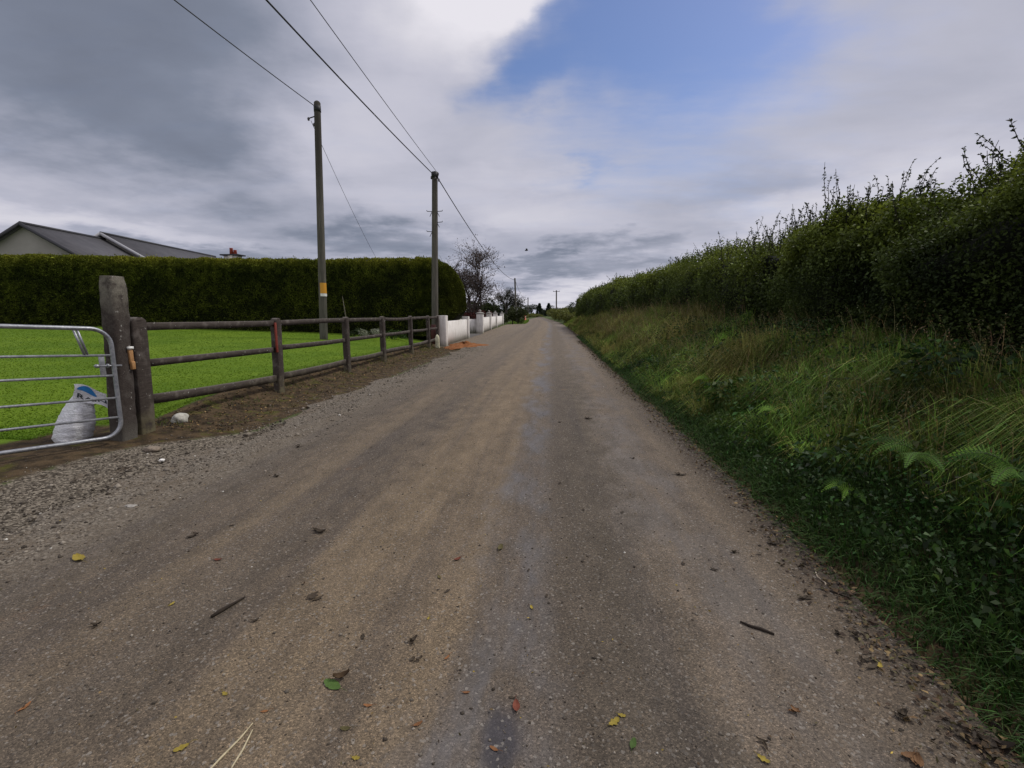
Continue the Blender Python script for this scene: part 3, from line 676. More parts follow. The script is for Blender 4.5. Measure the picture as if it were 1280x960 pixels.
# ------------------------------------------------------------------ clipped hedge
def clipped_hedge():
    mb = MB(); e = np.array([.992, .125]); nn = np.array([-.125, .992]); o0 = np.array([-4.2, 22.65])    # right end, front face line
    L = 30.0; half = 1.9
    def prof(t):    # t 0..1 front bottom -> top -> back bottom, returns depth(-1..1), height(0..1)
        a = t * pi; c_, s_ = np.cos(a), np.sin(a); k = .22
        return -np.sign(c_) * np.abs(c_) ** k, np.abs(s_) ** (k + .05)
    def surf(s, t, off=0.):
        # s = distance from right end
        u = np.clip(s / 1.75, 0, 1); sc = (1 - (1 - u) ** 2.3) ** .46
        dpt, h = prof(t)
        H = 3.97 + .04 * vn(s, 0 * s, 2.5, 21) + .03 * vn(s, t * 3, .6, 22) + .10 * sstep(10, 22, s)
        x0 = o0[0] - e[0] * s; zb = np.interp(-x0, [4.6, 7.5, 10.8, 18, 26.7], [.45, .34, .50, .74, .95]) - .05
        hs = h * (sc * .62 + .38) ; hs = np.where(h > 0, hs, 0)
        z = zb + (H - zb) * hs
        bulge = 1 + .05 * np.sin(h * 2.6) + .03 * vn(s, z, 1.2, 23) + .02 * vn(s, z, .4, 24)
        w = half * bulge * sc + off
        q = o0[None] - e[None] * s[:, None] + nn[None] * (half + dpt * w)[:, None]
        lim = -5.02 + .62 * sstep(1.0, 1.7, z) + .03 * vn(q[:, 1], z, .3, 27)
        return np.stack([np.minimum(q[:, 0], lim), q[:, 1], z + off * h], 1)
    ss_ = np.concatenate([np.linspace(.0, 2, 24), np.linspace(2.2, L, 120)]); tt = np.linspace(0, 1, 60) ** 1.0; tt = np.where(tt < .5, (tt * 2) ** 3 / 2, 1 - ((1 - tt) * 2) ** 3 / 2)
    S, T = np.meshgrid(ss_, tt, indexing='ij'); V = surf(S.ravel(), T.ravel(), -.05); I = np.arange(S.size).reshape(S.shape)
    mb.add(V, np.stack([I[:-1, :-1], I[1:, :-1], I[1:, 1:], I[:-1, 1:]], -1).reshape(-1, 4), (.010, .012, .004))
    n = 230000
    s = np.concatenate([rng.uniform(0, L, int(n * .85)), rng.uniform(0, 2.2, n - int(n * .85))]); t = np.where(rng.random(n) < .8, rng.uniform(0.003, .5, n), rng.uniform(.3, .8, n))
    # spread evenly over height on the front face
    hh = rng.random(n); fr_ = rng.random(n) < .62; t = np.where(fr_, np.arcsin(np.clip(hh, .001, .999) ** (1 / .27)) / pi, t)
    P = surf(s, t, 0.); P0 = surf(s, t, -.3); out = unit(P - P0); P = P + out * (rng.uniform(-.08, .03, n) + .05 * vn(s, P[:, 2], .2, 26) + .10 * (rng.random(n) < .012))[:, None]
    D = unit(out * .8 + rdir(n, .5) * .75)
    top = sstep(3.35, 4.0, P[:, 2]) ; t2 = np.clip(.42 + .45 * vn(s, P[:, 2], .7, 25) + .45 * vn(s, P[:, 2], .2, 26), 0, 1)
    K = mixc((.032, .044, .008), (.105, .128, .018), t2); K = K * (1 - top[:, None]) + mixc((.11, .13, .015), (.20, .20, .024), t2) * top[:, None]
    endf = 1 - sstep(.3, 1.6, s)[:, None]; K = K * (1 - .35 * endf) + np.array([.055, .062, .012]) * .35 * endf
    K = K * rng.lognormal(0, .35, (n, 1))
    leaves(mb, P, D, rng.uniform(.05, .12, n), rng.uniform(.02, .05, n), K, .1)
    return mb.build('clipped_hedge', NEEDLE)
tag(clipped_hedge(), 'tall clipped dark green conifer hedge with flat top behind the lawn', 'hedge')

# trees ------------------------------------------------------------------
def branches(mb, tips, p, d, l, r, depth, col, spread=.5, up=.1, kids=(3, 4)):
    n = 4; pts = [np.array(p)]; dd = np.array(d, float)
    for k in range(n):
        dd = dd + np.array([random.gauss(0, .12), random.gauss(0, .12), random.gauss(0, .08) + up * .25]); dd /= np.linalg.norm(dd); pts.append(pts[-1] + dd * l / n)
    mb.tube(pts, np.linspace(r, r * .6, n + 1), 6 if depth > 1 else 4, col, cap=False)
    tips.append((pts[-1], dd, depth))
    for q in pts[2:-1]: tips.append((q, dd, depth))
    if depth <= 0: return
    for k in range(random.randint(*kids)):
        i = random.randint(2, n); e = dd + np.array([random.gauss(0, spread), random.gauss(0, spread), random.gauss(0, spread * .6)]); e /= np.linalg.norm(e)
        branches(mb, tips, pts[i], e, l * random.uniform(.6, .85), r * .55, depth - 1, col, spread, up, kids)
def tree(name, label, x, y, z, h, r, trunk_h, depth, leafc, nl, ls, spread=.55, up=.1, group=None, kids=(3, 4), bark=(.05, .04, .035), jit=.15, cat='tree', stems=1):
    o = thing(name, label, cat, (x, y, z), group=group); mb = MB(); tips = []
    for k in range(stems):
        dd = np.array([random.gauss(0, .22) if stems > 1 else .03, random.gauss(0, .22) if stems > 1 else .03, 1]); branches(mb, tips, (x + random.gauss(0, .1) * (stems > 1), y, z - .1), dd / np.linalg.norm(dd), trunk_h, r, depth, bark, spread, up, kids)
    P = np.array([t[0] for t in tips if t[2] <= 2]); allp = np.concatenate(mb.V); zm = np.percentile(allp[:, 2], 99.5); f_ = h / (zm - z)
    for v in mb.V: v[:] = (v - np.array([x, y, z])) * f_ + np.array([x, y, z])
    P = (P - np.array([x, y, z])) * f_ + np.array([x, y, z])
    mb.build('trunk', BARK, o, smooth=True)
    i = rng.integers(0, len(P), nl); Q = P[i] + rng.normal(0, jit, (nl, 3)); c = np.asarray(leafc)
    K = mixc(c[0], c[1], rng.random(nl)) * rng.lognormal(0, .3, (nl, 1)); mb = MB(); leaves(mb, Q, rdir(nl, -.1), ls * rng.uniform(.6, 1.3, nl), ls * .6 * rng.uniform(.6, 1.2, nl), K); mb.build('crown', LEAF, o)
    return o
tree('thin_tree', 'sparse twiggy tree with dark leaves behind the hedge end', -6.3, 36.5, .2, 6.1, .12, 2.3, 5, ((.045, .035, .034), (.12, .092, .088)), 6500, .12, .50, .06, kids=(3, 4), jit=.12, stems=3)
tree('thin_tree', 'bare arching tree just showing behind the pole with step irons', -8.4, 36, .2, 6.5, .10, 2.0, 4, ((.03, .02, .02), (.06, .045, .045)), 260, .12, .7, -.05, kids=(3, 4), jit=.1)
def bush(name, label, x, y, z, rx, ry, h, ca, cb, n, ls, group=None, cat='bush', lobes=9, conf=False):
    """shrub or distant tree: leaf clumps spread through several lobes, on a stem"""
    o = thing(name, label, cat, (x, y, z), group=group)
    MB().tube([(x, y, z - .1), (x + .03, y, z + h * .35), (x, y, z + h * .8)], [h * .035, h * .025, h * .008], 7, (.04, .032, .026)).build('trunk', BARK, o, smooth=True)
    mb = MB()
    if conf:
        t = rng.random(n) ** .8; a = rng.uniform(0, 2 * pi, n); tier = .72 + .28 * np.abs(np.sin(t * 19)); r = (1 - t) ** .9 * tier * 1.35 * np.sqrt(rng.uniform(.25, 1, n))
        P = np.stack([x + rx * r * np.cos(a), y + ry * r * np.sin(a), z + h * (.08 + .92 * t)], 1); D = unit(np.stack([np.cos(a), np.sin(a), -.15 + 0 * a], 1) + rdir(n) * .5); shade = .6 + .4 * r
    else:
        ct = np.stack([rng.normal(0, .45, lobes) * rx, rng.normal(0, .45, lobes) * ry, h * rng.uniform(.25, .78, lobes)], 1); rs = rng.uniform(.28, .5, lobes)
        i = rng.integers(0, lobes, n); dd = rdir(n); rad = rng.uniform(.55, 1.05, n)
        P = ct[i] + dd * (rs[i] * rad)[:, None] * np.array([rx, ry, h * .55]); P[:, 2] = np.maximum(P[:, 2], .02); P += np.array([x, y, z]); D = unit(dd + rdir(n)); shade = .55 + .45 * np.clip((P[:, 2] - z) / h, 0, 1)
    K = mixc(ca, cb, rng.random(n)) * (rng.lognormal(0, .3, n))[:, None]
    leaves(mb, P, D, ls * rng.uniform(.6, 1.4, n), ls * .6 * rng.uniform(.6, 1.2, n), K); mb.build('crown', LEAF, o)
    return o
DG = ((.014, .022, .007), (.035, .050, .014)); RED = ((.035, .010, .010), (.09, .025, .022)); YG = ((.07, .09, .020), (.16, .165, .045))
for k, (x, y, lab) in enumerate([(-5.9, 36, 'dark red shrub behind the first ball topped pier'), (-6.2, 41, 'dark red shrub over the second wall panel'), (-6.6, 46, 'dark red shrub over the middle of the far wall'), (-6.9, 52, 'dark red shrub near the far wall end'), (-7.2, 58, 'dark red shrub above the last pier of the wall')]):
    bush('red_shrub', lab, x - .55, y, 0, .6, 2.0, 1.65 + .1 * (k % 2), *RED, 2600, .14, 'dark red shrubs behind the white wall', 'shrub')
for k, (x, y, h, lab) in enumerate([(-8.0, 30.5, 2.5, 'brown leaved shrub in the driveway gap behind the hedge'), (-9.5, 35, 2.9, 'tall dark shrub under the sparse twiggy tree')]):
    bush('garden_shrub', lab, x, y, 0, 1.6, 1.2, h, (.018, .014, .012), (.045, .03, .024), 3200, .14, None, 'shrub')
bush('round_bush', 'dense round dark green bush after the end of the white wall', -5.3, 64.5, 0, 1.25, 1.5, 2.5, (.016, .024, .007), (.05, .062, .016), 6000, .16, None, 'bush', 14)
tree('thin_tree', 'small dark tree with thin crown above the end of the white wall', -8.0, 82, 0, 5.4, .16, 1.8, 4, ((.02, .022, .016), (.05, .05, .04)), 3200, .22, .55, .08, jit=.3)
bush('dark_tree', 'low dark rounded tree left of the dark slim pole', -10.4, 86, 0, 2.6, 2.6, 4.2, *DG, 5200, .3, 'dark trees beyond the wall', 'tree')
bush('dark_tree', 'wide dark tree low over the red shrubs', -13.5, 90, 0, 3.2, 2.6, 3.9, *DG, 5200, .32, 'dark trees beyond the wall', 'tree')
bush('dark_tree', 'small dark bush right of the dark slim pole', -7.3, 98, 0, 1.7, 1.7, 2.2, *DG, 2400, .25, 'dark trees beyond the wall', 'tree')
far = [(-15, 215, 6.0, 4.5, 0, 'broad dark tree beyond the far thin pole'), (-9.5, 225, 6.3, 5, 0, 'dark tree left of the far conifers'), (-5.5, 210, 6.2, 1.5, 1, 'slim far conifer standing left of its neighbour'), (-1.5, 215, 6.3, 1.8, 1, 'pointed dark conifer above the road end'), (2.5, 230, 4.4, 4.2, 0, 'low dark tree directly above the road end'), (9, 205, 5.2, 3.5, 0, 'low rounded tree right of the crossarm pole'), (8.2, 150, 6.3, 1.3, 1, 'small dark conifer above the right hand bushes'), (14, 190, 6, 4, 0, 'far dark tree showing over the right bushes'), (-3.6, 232, 5.6, 4.0, 0, 'dark wide tree between the two far conifers')]
for x, y, h, r, cf, lab in far:
    bush('conifer' if cf else 'far_tree', lab, x, y, -.3, r, r, h, (.012, .020, .010), (.032, .045, .020), 2600, .45, 'trees at the far end of the road', 'tree', 9, bool(cf))
yb = [(-8.3, 150, 2.0, 1.9, 4, 'yellow green roadside bush left of the far bend'), (-7.6, 165, 1.6, 2.2, 6, 'pale yellow green bank bush at the far bend'), (-6.5, 185, 1.3, 2.4, 6, 'low pale bush at the very end of the road'),
      (2.6, 66, 1.9, 1.5, 3.2, 'pale green bush after the field entrance'), (3.3, 72, 2.4, 1.8, 3, 'taller pale green bush second after the entrance'), (2.6, 80, 2.4, 1.7, 3.4, 'pale green bush third after the entrance'), (2.4, 90, 2.5, 2.0, 4, 'yellowish bush half way along the right verge'), (1.9, 101, 2.6, 2.2, 5, 'yellowish bush at the right of the far bend'), (1.0, 113, 2.6, 2.4, 5, 'olive bush behind the foot of the crossarm pole'), (.9, 132, 2.6, 2.5, 6, 'last olive bush on the right verge')]
for x, y, h, rx, ry, lab in yb:
    bush('verge_bush', lab, x, y, 0, rx, ry, h, *YG, 5200, .17 + y * .0005, 'bushes along the far verges', 'bush', 12)
bush('green_bush', 'dark green bush at the far end of the right hedgerow', 3.55, 51.5, .1, 1.2, 2.2, 3.0, (.018, .03, .008), (.05, .07, .018), 7000, .12, None, 'bush', 12)
# far field grass on the left verge
n = 16000; y = rng.uniform(66, 108, n); x = -3.55 - bend(y) - rng.random(n) ** 1.3 * 2.6; mb = MB()
blades(mb, np.stack([x, y, gz(x, y) - .01], 1), rng.uniform(.08, .22, n), .03, rng.normal(0, .05, (n, 2)), vary((.10, .19, .022), n), vary((.15, .23, .035), n)); kind(mb.build('verge_grass', GRASS), 'stuff')
n = 9000; y = rng.uniform(52, 64, n); x = 1.6 - bend(y) + rng.random(n) * 2.5; mb = MB()
blades(mb, np.stack([x, y, gz(x, y) - .01], 1), rng.uniform(.08, .2, n), .03, rng.normal(0, .05, (n, 2)), vary((.10, .15, .022), n), vary((.17, .20, .04), n)); kind(mb.build('entrance_grass', GRASS), 'stuff')
# marker, bungalow
mk2 = thing('marker_cone', 'small orange red marker post on the far left verge', 'marker', (-5.55, 99, 0))
MB().tube([(-5.55, 99, .0), (-5.55, 99, .12), (-5.55, 99, .13), (-5.55, 99, 1.15)], [.36, .36, .2, .17], 12).build('body', flat('orange_plastic', (.55, .09, .03), .5), mk2)
MB().tube([(-5.55, 99, .62), (-5.55, 99, .80)], .196, 12).build('white_band', WHITEP, mk2)
bg = thing('bungalow', 'distant low cream bungalow beside the road end', 'house', (-11.5, 150, 0))
mb = MB(); mb.box((-12.5, 153, 1.1), (6.6, 5, 2.4)); mb.build('wall', CREAM, bg)
mb = MB(); x0, x1 = -16.1, -8.9; mb.add([(x0, 150.2, 2.3), (x1, 150.2, 2.3), (x1, 153, 3.4), (x0, 153, 3.4), (x0, 155.8, 2.3), (x1, 155.8, 2.3)], [[0, 1, 2, 3], [3, 2, 5, 4], [0, 3, 4], [1, 5, 2]]); mb.build('roof', flat('pale_roof', (.30, .31, .33), .7), bg)
for xx in (-14.2, -11.2):
    w_ = MB().box((xx, 150.46, 1.3), (1.2, .1, 1.0)).build('window', WHITEP, bg); MB().box((xx, 150.40, 1.3), (1.0, .03, .8)).build('pane', flat('dark_glass', (.02, .02, .025), .15), w_)

# house behind the hedge -------------------------------------------------
hd = np.array([-2.7, 20.0]); hd /= np.linalg.norm(hd); hn = np.array([hd[1], -hd[0]]); HO = np.array([-33.1, 28.0])
def hp(s, w, z): return (HO[0] + hd[0] * s + hn[0] * w, HO[1] + hd[1] * s + hn[1] * w, z)
ho = thing('house', 'long slate roofed house rising behind the left of the hedge', 'house', (*HO, .9)); 
def block(s0, s1, hw, ridge, pitch, parent, over=.35, trim=DARKT):
    ez = ridge - hw * pitch
    mb = MB(); w = hw - .35
    mb.add([hp(s0 + .3, -w, .5), hp(s0 + .3, w, .5), hp(s0 + .3, w, ridge - w * pitch - .12), hp(s0 + .3, 0, ridge - .12), hp(s0 + .3, -w, ridge - w * pitch - .12),
            hp(s1, -w, .5), hp(s1, w, .5), hp(s1, w, ridge - w * pitch - .12), hp(s1, 0, ridge - .12), hp(s1, -w, ridge - w * pitch - .12)],
           [[0, 1, 2, 3, 4], [9, 8, 7, 6, 5], [1, 6, 7, 2], [0, 4, 9, 5]]); mb.build('wall', HWALL, parent)
    mb = MB(); th = .12
    for sg in (-1, 1):
        a = [hp(s, wv, zv) for s in (s0, s1) for wv, zv in ((sg * .01, ridge), (sg * hw, ez))]; b = [(x, y, z - th) for x, y, z in a]
        mb.add(a + b, [[0, 1, 3, 2], [4, 6, 7, 5], [0, 4, 5, 1], [2, 3, 7, 6], [1, 5, 7, 3], [0, 2, 6, 4]])
    rf = mb.build('roof', SLATE, parent)
    mb = MB(); mb.tube([hp(s0 - .02, 0, ridge + .02), hp(s1, 0, ridge + .02)], .10, 8); mb.build('ridge_tile', DARKT, rf)
    for sg in (-1, 1):
        mb = MB(); a = np.array(hp(s0 - .04, sg * .0, ridge - .04)); b = np.array(hp(s0 - .04, sg * hw, ez - .04)); mb.tube([a, b], .11, 6); mb.build('verge', trim, rf)
block(0, 7.6, 5.2, 6.98, .60, ho)
block(6.3, 21.5, 5.9, 7.40, .60, ho, trim=GREYT)
ch = MB().box((-32.4, 47, 6.45), (1.35, .9, 1.5)).build('chimney', flat('chimney_render', (.55, .53, .50), .9), ho)
MB().box((-32.4, 47, 7.26), (1.95, 1.25, .12)).build('chimney_cap', DARKT, ch)
for dx in (-.12, .28): MB().tube([(-32.4 + dx, 47, 7.32), (-32.4 + dx, 47, 7.72 + .2 * (dx < 0)), (-32.4 + dx, 47, 7.77 + .2 * (dx < 0))], [.19, .15, .18], 10).build('chimney_pot', TERRA, ch)
ar = thing('roof_aerial', 'small dark television aerial showing above the hedge', 'aerial', (-22.4, 40, 3.5))
MB().tube([(-22.4, 40, 3.0), (-22.4, 40, 6.1)], .025, 6).build('mast', IRON, ar)
mb = MB(); mb.tube([(-22.75, 40, 5.72), (-22.0, 40.1, 5.95)], .02, 6)
for k in range(6): t = k / 5; mb.tube([(-22.75 + .75 * t, 39.75, 5.72 + .23 * t), (-22.75 + .75 * t, 40.35, 5.72 + .23 * t)], .016, 5)
mb.box((-22.35, 40, 5.8), (.12, .3, .35)); mb.build('antenna', IRON, ar)
bd = thing('bird', 'tiny dark bird flying above the road', 'bird', (-3.23, 60, 9.09))
mb = MB(); mb.tube([(-3.43, 60, 9.06), (-3.33, 60, 9.10), (-3.2, 60, 9.11), (-3.08, 60, 9.13), (-3.0, 60, 9.12)], [.02, .07, .09, .06, .015], 8, (.02, .02, .02)); mb.build('body', BARK, bd)
for sg in (-1, 1): MB().add([(-3.28, 60, 9.13), (-3.12, 60, 9.13), (-3.12, 60 + sg * .22, 9.30), (-3.3, 60 + sg * .45, 9.24), (-3.32, 60 + sg * .25, 9.27)], [[0, 1, 2, 4], [2, 3, 4]], (.02, .02, .02)).build('wing', BARK, bd)
sp = thing('sapling', 'thin bare sapling stem in front of the clipped hedge', 'sapling', (-9.0, 20.4, .4))
MB().tube([(-9.0, 20.4, .3), (-9.02, 20.4, 1.0), (-9.1, 20.4, 1.6), (-9.16, 20.4, 2.15)], [.03, .026, .02, .008], 6, (.12, .11, .08)).build('stem', BARK, sp)
for (x, y, lab, c) in [(-7.9, 20.2, 'low pale flowering plant at the foot of the hedge', (.30, .32, .26)), (-6.9, 20.6, 'low leafy plant beside the pale flowers under the hedge', (.05, .10, .02)), (-8.5, 20.6, 'small dark plant under the hedge by the sapling', (.03, .05, .015))]:
    bush('border_plant', lab, x, y, float(gz(x, y)), .5, .35, .42, tuple(v * .5 for v in c), c, 500, .07, None, 'plant', 6)

# ------------------------------------------------------------------ right hedgerow
def fx(y): return np.interp(y, [-3, 2, 5, 8, 14, 25, 38, 50], [4.0, 3.95, 3.95, 4.0, 3.9, 3.55, 3.2, 2.9]) + .22 * vn(y, 0 * y, 1.7, 31) + .1 * vn(y, 0 * y, .6, 32)
def hz(y): return np.interp(y, [-3, 3, 5.4, 7.2, 9, 14, 25, 38, 50], [3.3, 3.2, 3.02, 2.74, 2.76, 3.18, 3.34, 3.50, 3.55]) + .20 * vn(y, 0 * y, 1.5, 33) + .12 * vn(y, 0 * y, .5, 34)
def hrow(y, t, off=0.):
    """t 0 foot of the road side .. 1 back of the top"""
    x0, H = fx(y), hz(y); zb = gz(x0 + .2, y) - .1
    hx = np.interp(t, [0, .18, .4, .6, .75, .88, 1], [.25, -.02, -.12, .05, .40, 1.0, 1.9]); hzz = np.interp(t, [0, .18, .4, .6, .75, .88, 1], [0, .22, .52, .80, .94, 1.0, .97])
    z = zb + (H - zb) * hzz
    b = .30 * vn(y, z * 1.2 + hx, .95, 35) + .17 * vn(y, z + hx, .40, 36)
    x = x0 + hx - b * (1 - .6 * (t > .8)) - off * np.interp(t, [0, .6, .8, 1], [1, .8, .3, 0])
    return np.stack([x, y + .08 * vn(y, z, .5, 37), z + (b * .6 + off) * np.interp(t, [0, .6, .8, 1], [0, .4, .9, 1])], 1)
hw = thing('hedgerow', 'tall unclipped hawthorn hedgerow on the bank along the right side', 'hedge', (4.2, 10, 1))
mb = MB(); yy = np.concatenate([np.arange(-3, 14, .2), np.arange(14, 51, .5)]); tt = np.linspace(0, 1, 26); Y_, T_ = np.meshgrid(yy, tt, indexing='ij')
V = hrow(Y_.ravel(), T_.ravel(), -.42); I = np.arange(Y_.size).reshape(Y_.shape)
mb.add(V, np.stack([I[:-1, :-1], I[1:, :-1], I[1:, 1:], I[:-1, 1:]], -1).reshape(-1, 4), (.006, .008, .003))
for n, y0, y1, ls in ((200000, 1.2, 9, .044), (90000, 8.5, 22, .062), (60000, 21, 51, .10), (14000, -3, 1.5, .07)):
    y = rng.uniform(y0, y1, n); t = rng.random(n) ** .9
    P = hrow(y, t, 0.); P += rng.normal(0, .06, (n, 3)); dep = rng.uniform(0, 1, n) ** 1.5; P[:, 0] += dep * .26 * (t < .8); P[:, 2] -= dep * .2 * (t > .6)
    clump = np.clip(.5 + .6 * vn(P[:, 1], P[:, 2], .45, 38) + .4 * vn(P[:, 1] + P[:, 0], P[:, 2], .16, 39), 0, 1)
    keep = rng.random(n) < .35 + .65 * clump; P, t, clump = P[keep], t[keep], clump[keep]; m = len(P)
    u = sstep(.38, .72, t); K = mixc((.022, .035, .009), (.078, .110, .024), clump) * (1 - u)[:, None] + mixc((.065, .092, .013), (.16, .195, .03), clump) * u[:, None]  # lit upper half painted into the leaf colour: lighter towards the top
    K = K * rng.lognormal(0, .32, (m, 1))
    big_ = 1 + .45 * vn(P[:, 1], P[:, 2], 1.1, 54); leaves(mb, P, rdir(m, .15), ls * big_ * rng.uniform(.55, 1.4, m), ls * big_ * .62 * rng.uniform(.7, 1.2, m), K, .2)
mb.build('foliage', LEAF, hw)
sl = MB(); st = sl
def shoot(x, y, z, h, dx, dy, nl, ls):
    pts = [np.array([x + dx * s ** 1.4 + random.gauss(0, .012), y + dy * s ** 1.4 + random.gauss(0, .012), z - .25 + (h + .25) * s]) for s in np.linspace(0, 1, 7)]
    st.tube(pts, np.linspace(.007, .0025, 7), 5, (.035, .028, .02), cap=False)
    s = rng.uniform(.15, 1, nl) * 6; i = np.minimum(s.astype(int), 5); fr_ = (s - i)[:, None]; pp = np.array(pts); P = pp[i] * (1 - fr_) + pp[i + 1] * fr_
    leaves(sl, P, rdir(nl, .35), ls * rng.uniform(.6, 1.3, nl), ls * .6, vary((.022, .032, .010), nl, .35), .15)
shoot(4.25, 8.05, 2.62, 1.08, -.12, .0, 60, .042); shoot(4.3, 8.15, 2.6, .55, -.35, .05, 34, .042); shoot(4.2, 8.8, 2.65, .62, -.1, .1, 36, .042); shoot(4.35, 9.0, 2.6, .5, -.2, 0, 30, .042)
for k in range(300):
    y = random.uniform(3.2, 9.8) if k < 130 else random.uniform(9, 46); a = np.array([y]); p = hrow(a, np.array([random.uniform(.66, .95)]))[0]
    big = (5.0 < y < 9.6); sc_ = 1 + max(0, y - 12) * .02
    shoot(p[0], p[1], p[2], random.uniform(.12, .42 if big else .34) * (1.0 if y < 12 else 1.1), random.gauss(0, .14), random.gauss(0, .14), int(random.uniform(14, 34)), .042 * sc_)
for k in range(80):
    y = random.uniform(6.8, 12); p = hrow(np.array([y]), np.array([random.uniform(.68, .9)]))[0]; shoot(p[0], p[1], p[2], random.uniform(.2, .55), random.gauss(-.03, .12), random.gauss(0, .12), random.randint(20, 40), .040)
for k in range(9):   # thicker leafy sprays standing above the top on the nearest stretch
    y = random.uniform(3.8, 6.4); p = hrow(np.array([y]), np.array([random.uniform(.7, .95)]))[0]
    for j in range(4): shoot(p[0] + random.gauss(0, .06), p[1] + random.gauss(0, .06), p[2], random.uniform(.12, .34), random.gauss(-.12, .2), random.gauss(.05, .2), 40, .042)
sl.build('shoots', LEAF, hw)
bush('hawthorn_tree', 'dark leafy hawthorn tree rising behind the hedgerow at the right edge', 7.35, 7.45, 1.1, 1.15, 1.1, 3.3, (.016, .024, .008), (.05, .07, .02), 15000, .055, None, 'tree', 16)

# ------------------------------------------------------------------ grass and plants on the right bank
def scatter(n, y0, y1, p, x0, x1, px_=1.): 
    y = y0 + (y1 - y0) * rng.random(n) ** p; x = x0 + (x1 - x0) * rng.random(n) ** px_ - bend(y) * 1; return x, y
STRAW = np.array([.24, .185, .075]); GRN = np.array([.080, .160, .024]); OLV = np.array([.150, .168, .036])
def tall(nt_, per, y0, y1, wsc, name):
    """tussocks: blades fan out of each tuft and hang down the slope towards the road"""
    mb = MB(); ty, tx = rng.uniform(y0, y1, nt_), rng.random(nt_) ** .9; tx = np.interp(ty, [2, 4, 7, 12], [2.32, 2.14, 1.84, 1.74]) * (1 - tx) + 4.15 * tx; tx = tx - bend(ty)
    k = vn(tx, ty, .8, 41) + .6 * rng.normal(size=nt_) > -.25; ty, tx = ty[k], tx[k]; m = len(ty)
    lush = sstep(3.0, 3.5, tx) * (1 - sstep(8, 11, ty)); tdry = np.clip(.15 - .22 * lush + .42 * vn(tx, ty, .9, 42) + .30 * sstep(8, 16, ty) + .16 * rng.normal(size=m), 0, 1); th = rng.uniform(.20, .56, m) * (1 + .3 * sstep(9, 16, ty)); tb = rng.lognormal(0, .35, m) * (1 + .45 * vn(tx, ty, .6, 48))
    ta = rng.normal(0, .9, m); ts_ = rng.uniform(.5, 1.25, m)
    i = np.repeat(np.arange(m), per); n = len(i); a = rng.uniform(0, 2 * pi, n); rr = np.sqrt(rng.random(n)) * .11
    x, y = tx[i] + np.cos(a) * rr, ty[i] + np.sin(a) * rr
    dry = np.clip(tdry[i] + .16 * rng.normal(size=n), 0, 1); dry = np.where(rng.random(n) < .09, .95, dry)
    H = th[i] * (1 - .3 * lush[i]) * rng.uniform(.5, 1.25, n) * (1 - .45 * sstep(2.6, 2.05, 0 * x) * 0); edge = 1 - sstep(2.05, 2.7, x + bend(y)); H = H * (1 - .35 * edge)
    reach = H * ts_[i] * rng.uniform(.25, 1.05, n)
    fan = np.stack([np.cos(a), np.sin(a)], 1) * .62; dwn = np.stack([-np.cos(ta[i] * .6), np.sin(ta[i] * .6)], 1) * (.55 * (1 - .5 * sstep(10, 18, y)))[:, None]
    lean = (fan + dwn + rng.normal(0, .16, (n, 2))) * reach[:, None]
    K = mixc(GRN, OLV, np.clip(dry * 1.6, 0, 1)); Tc = K * (1 - dry[:, None]) * 1.25 + STRAW * dry[:, None]; br = (tb[i] * rng.lognormal(0, .25, n) * (1 + .5 * lush[i]))[:, None]
    blades(mb, np.stack([x, y, gz(x, y) - .02], 1), H, rng.uniform(.0022, .0056, n) * wsc * (1 + y * .04), lean, K * br * .75, Tc * br * 1.1, .55)
    return kind(mb.build(name, GRASS), 'stuff')
tall(1350, 130, .8, 8, 1.0, 'tall_bank_grass'); tall(1900, 48, 7.5, 20, 1.25, 'dry_bank_grass'); tall(2700, 16, 19, 50, 1.7, 'distant_bank_grass')
# seed stalks
mb = MB(); n = 2600; x, y = scatter(n, 2, 26, 1.2, 2.3, 4.0); H = rng.uniform(.40, .75, n) * (1 + .25 * sstep(8, 14, y)); H = np.where(x > 3.2, H, H * .85)
lean = np.stack([-.12 + rng.normal(0, .18, n), rng.normal(0, .2, n)], 1); P = np.stack([x, y, gz(x, y)], 1); c = vary((.21, .17, .085), n)
blades(mb, P, H, .0035 * (1 + y * .07), lean, c, c * 1.2, .35)
l3 = np.concatenate([lean, np.zeros((n, 1))], 1); r_ = np.minimum(np.linalg.norm(lean, axis=1) / H, 1.2); tipp = P + np.stack([0 * H, 0 * H, H * (1 - .35 * r_ * 1.5)], 1) + l3
for k in range(5): leaves(mb, tipp - l3 * .12 * k * .5 - np.array([0, 0, .025 * k]) * 1, rdir(n, .9), .016 + .0018 * y, .005 * (1 + y * .06), c * 1.0)
kind(mb.build('grass_stalks', GRASS), 'stuff')
# short dark verge grass by the road edge
mb = MB(); n = 70000; x, y = scatter(n, .6, 30, 1.7, 1.50, 2.35, 1.0); t = vn(x, y, .3, 44)
k = rng.random(n) < .35 + .65 * sstep(1.5, 1.75, x + bend(y) + .1 * t); x, y, t = x[k], y[k], t[k]; n = len(x)
H = rng.uniform(.05, .17, n) * (.6 + .5 * sstep(1.5, 1.9, x)); blades(mb, np.stack([x, y, gz(x, y) - .01], 1), H, rng.uniform(.004, .008, n) * (1 + y * .06), np.stack([-.05 + rng.normal(0, .06, n), rng.normal(0, .06, n)], 1),
       vary((.021, .046, .011), n, .35), vary((.042, .085, .018), n, .35)); kind(mb.build('verge_grass', GRASS), 'stuff')
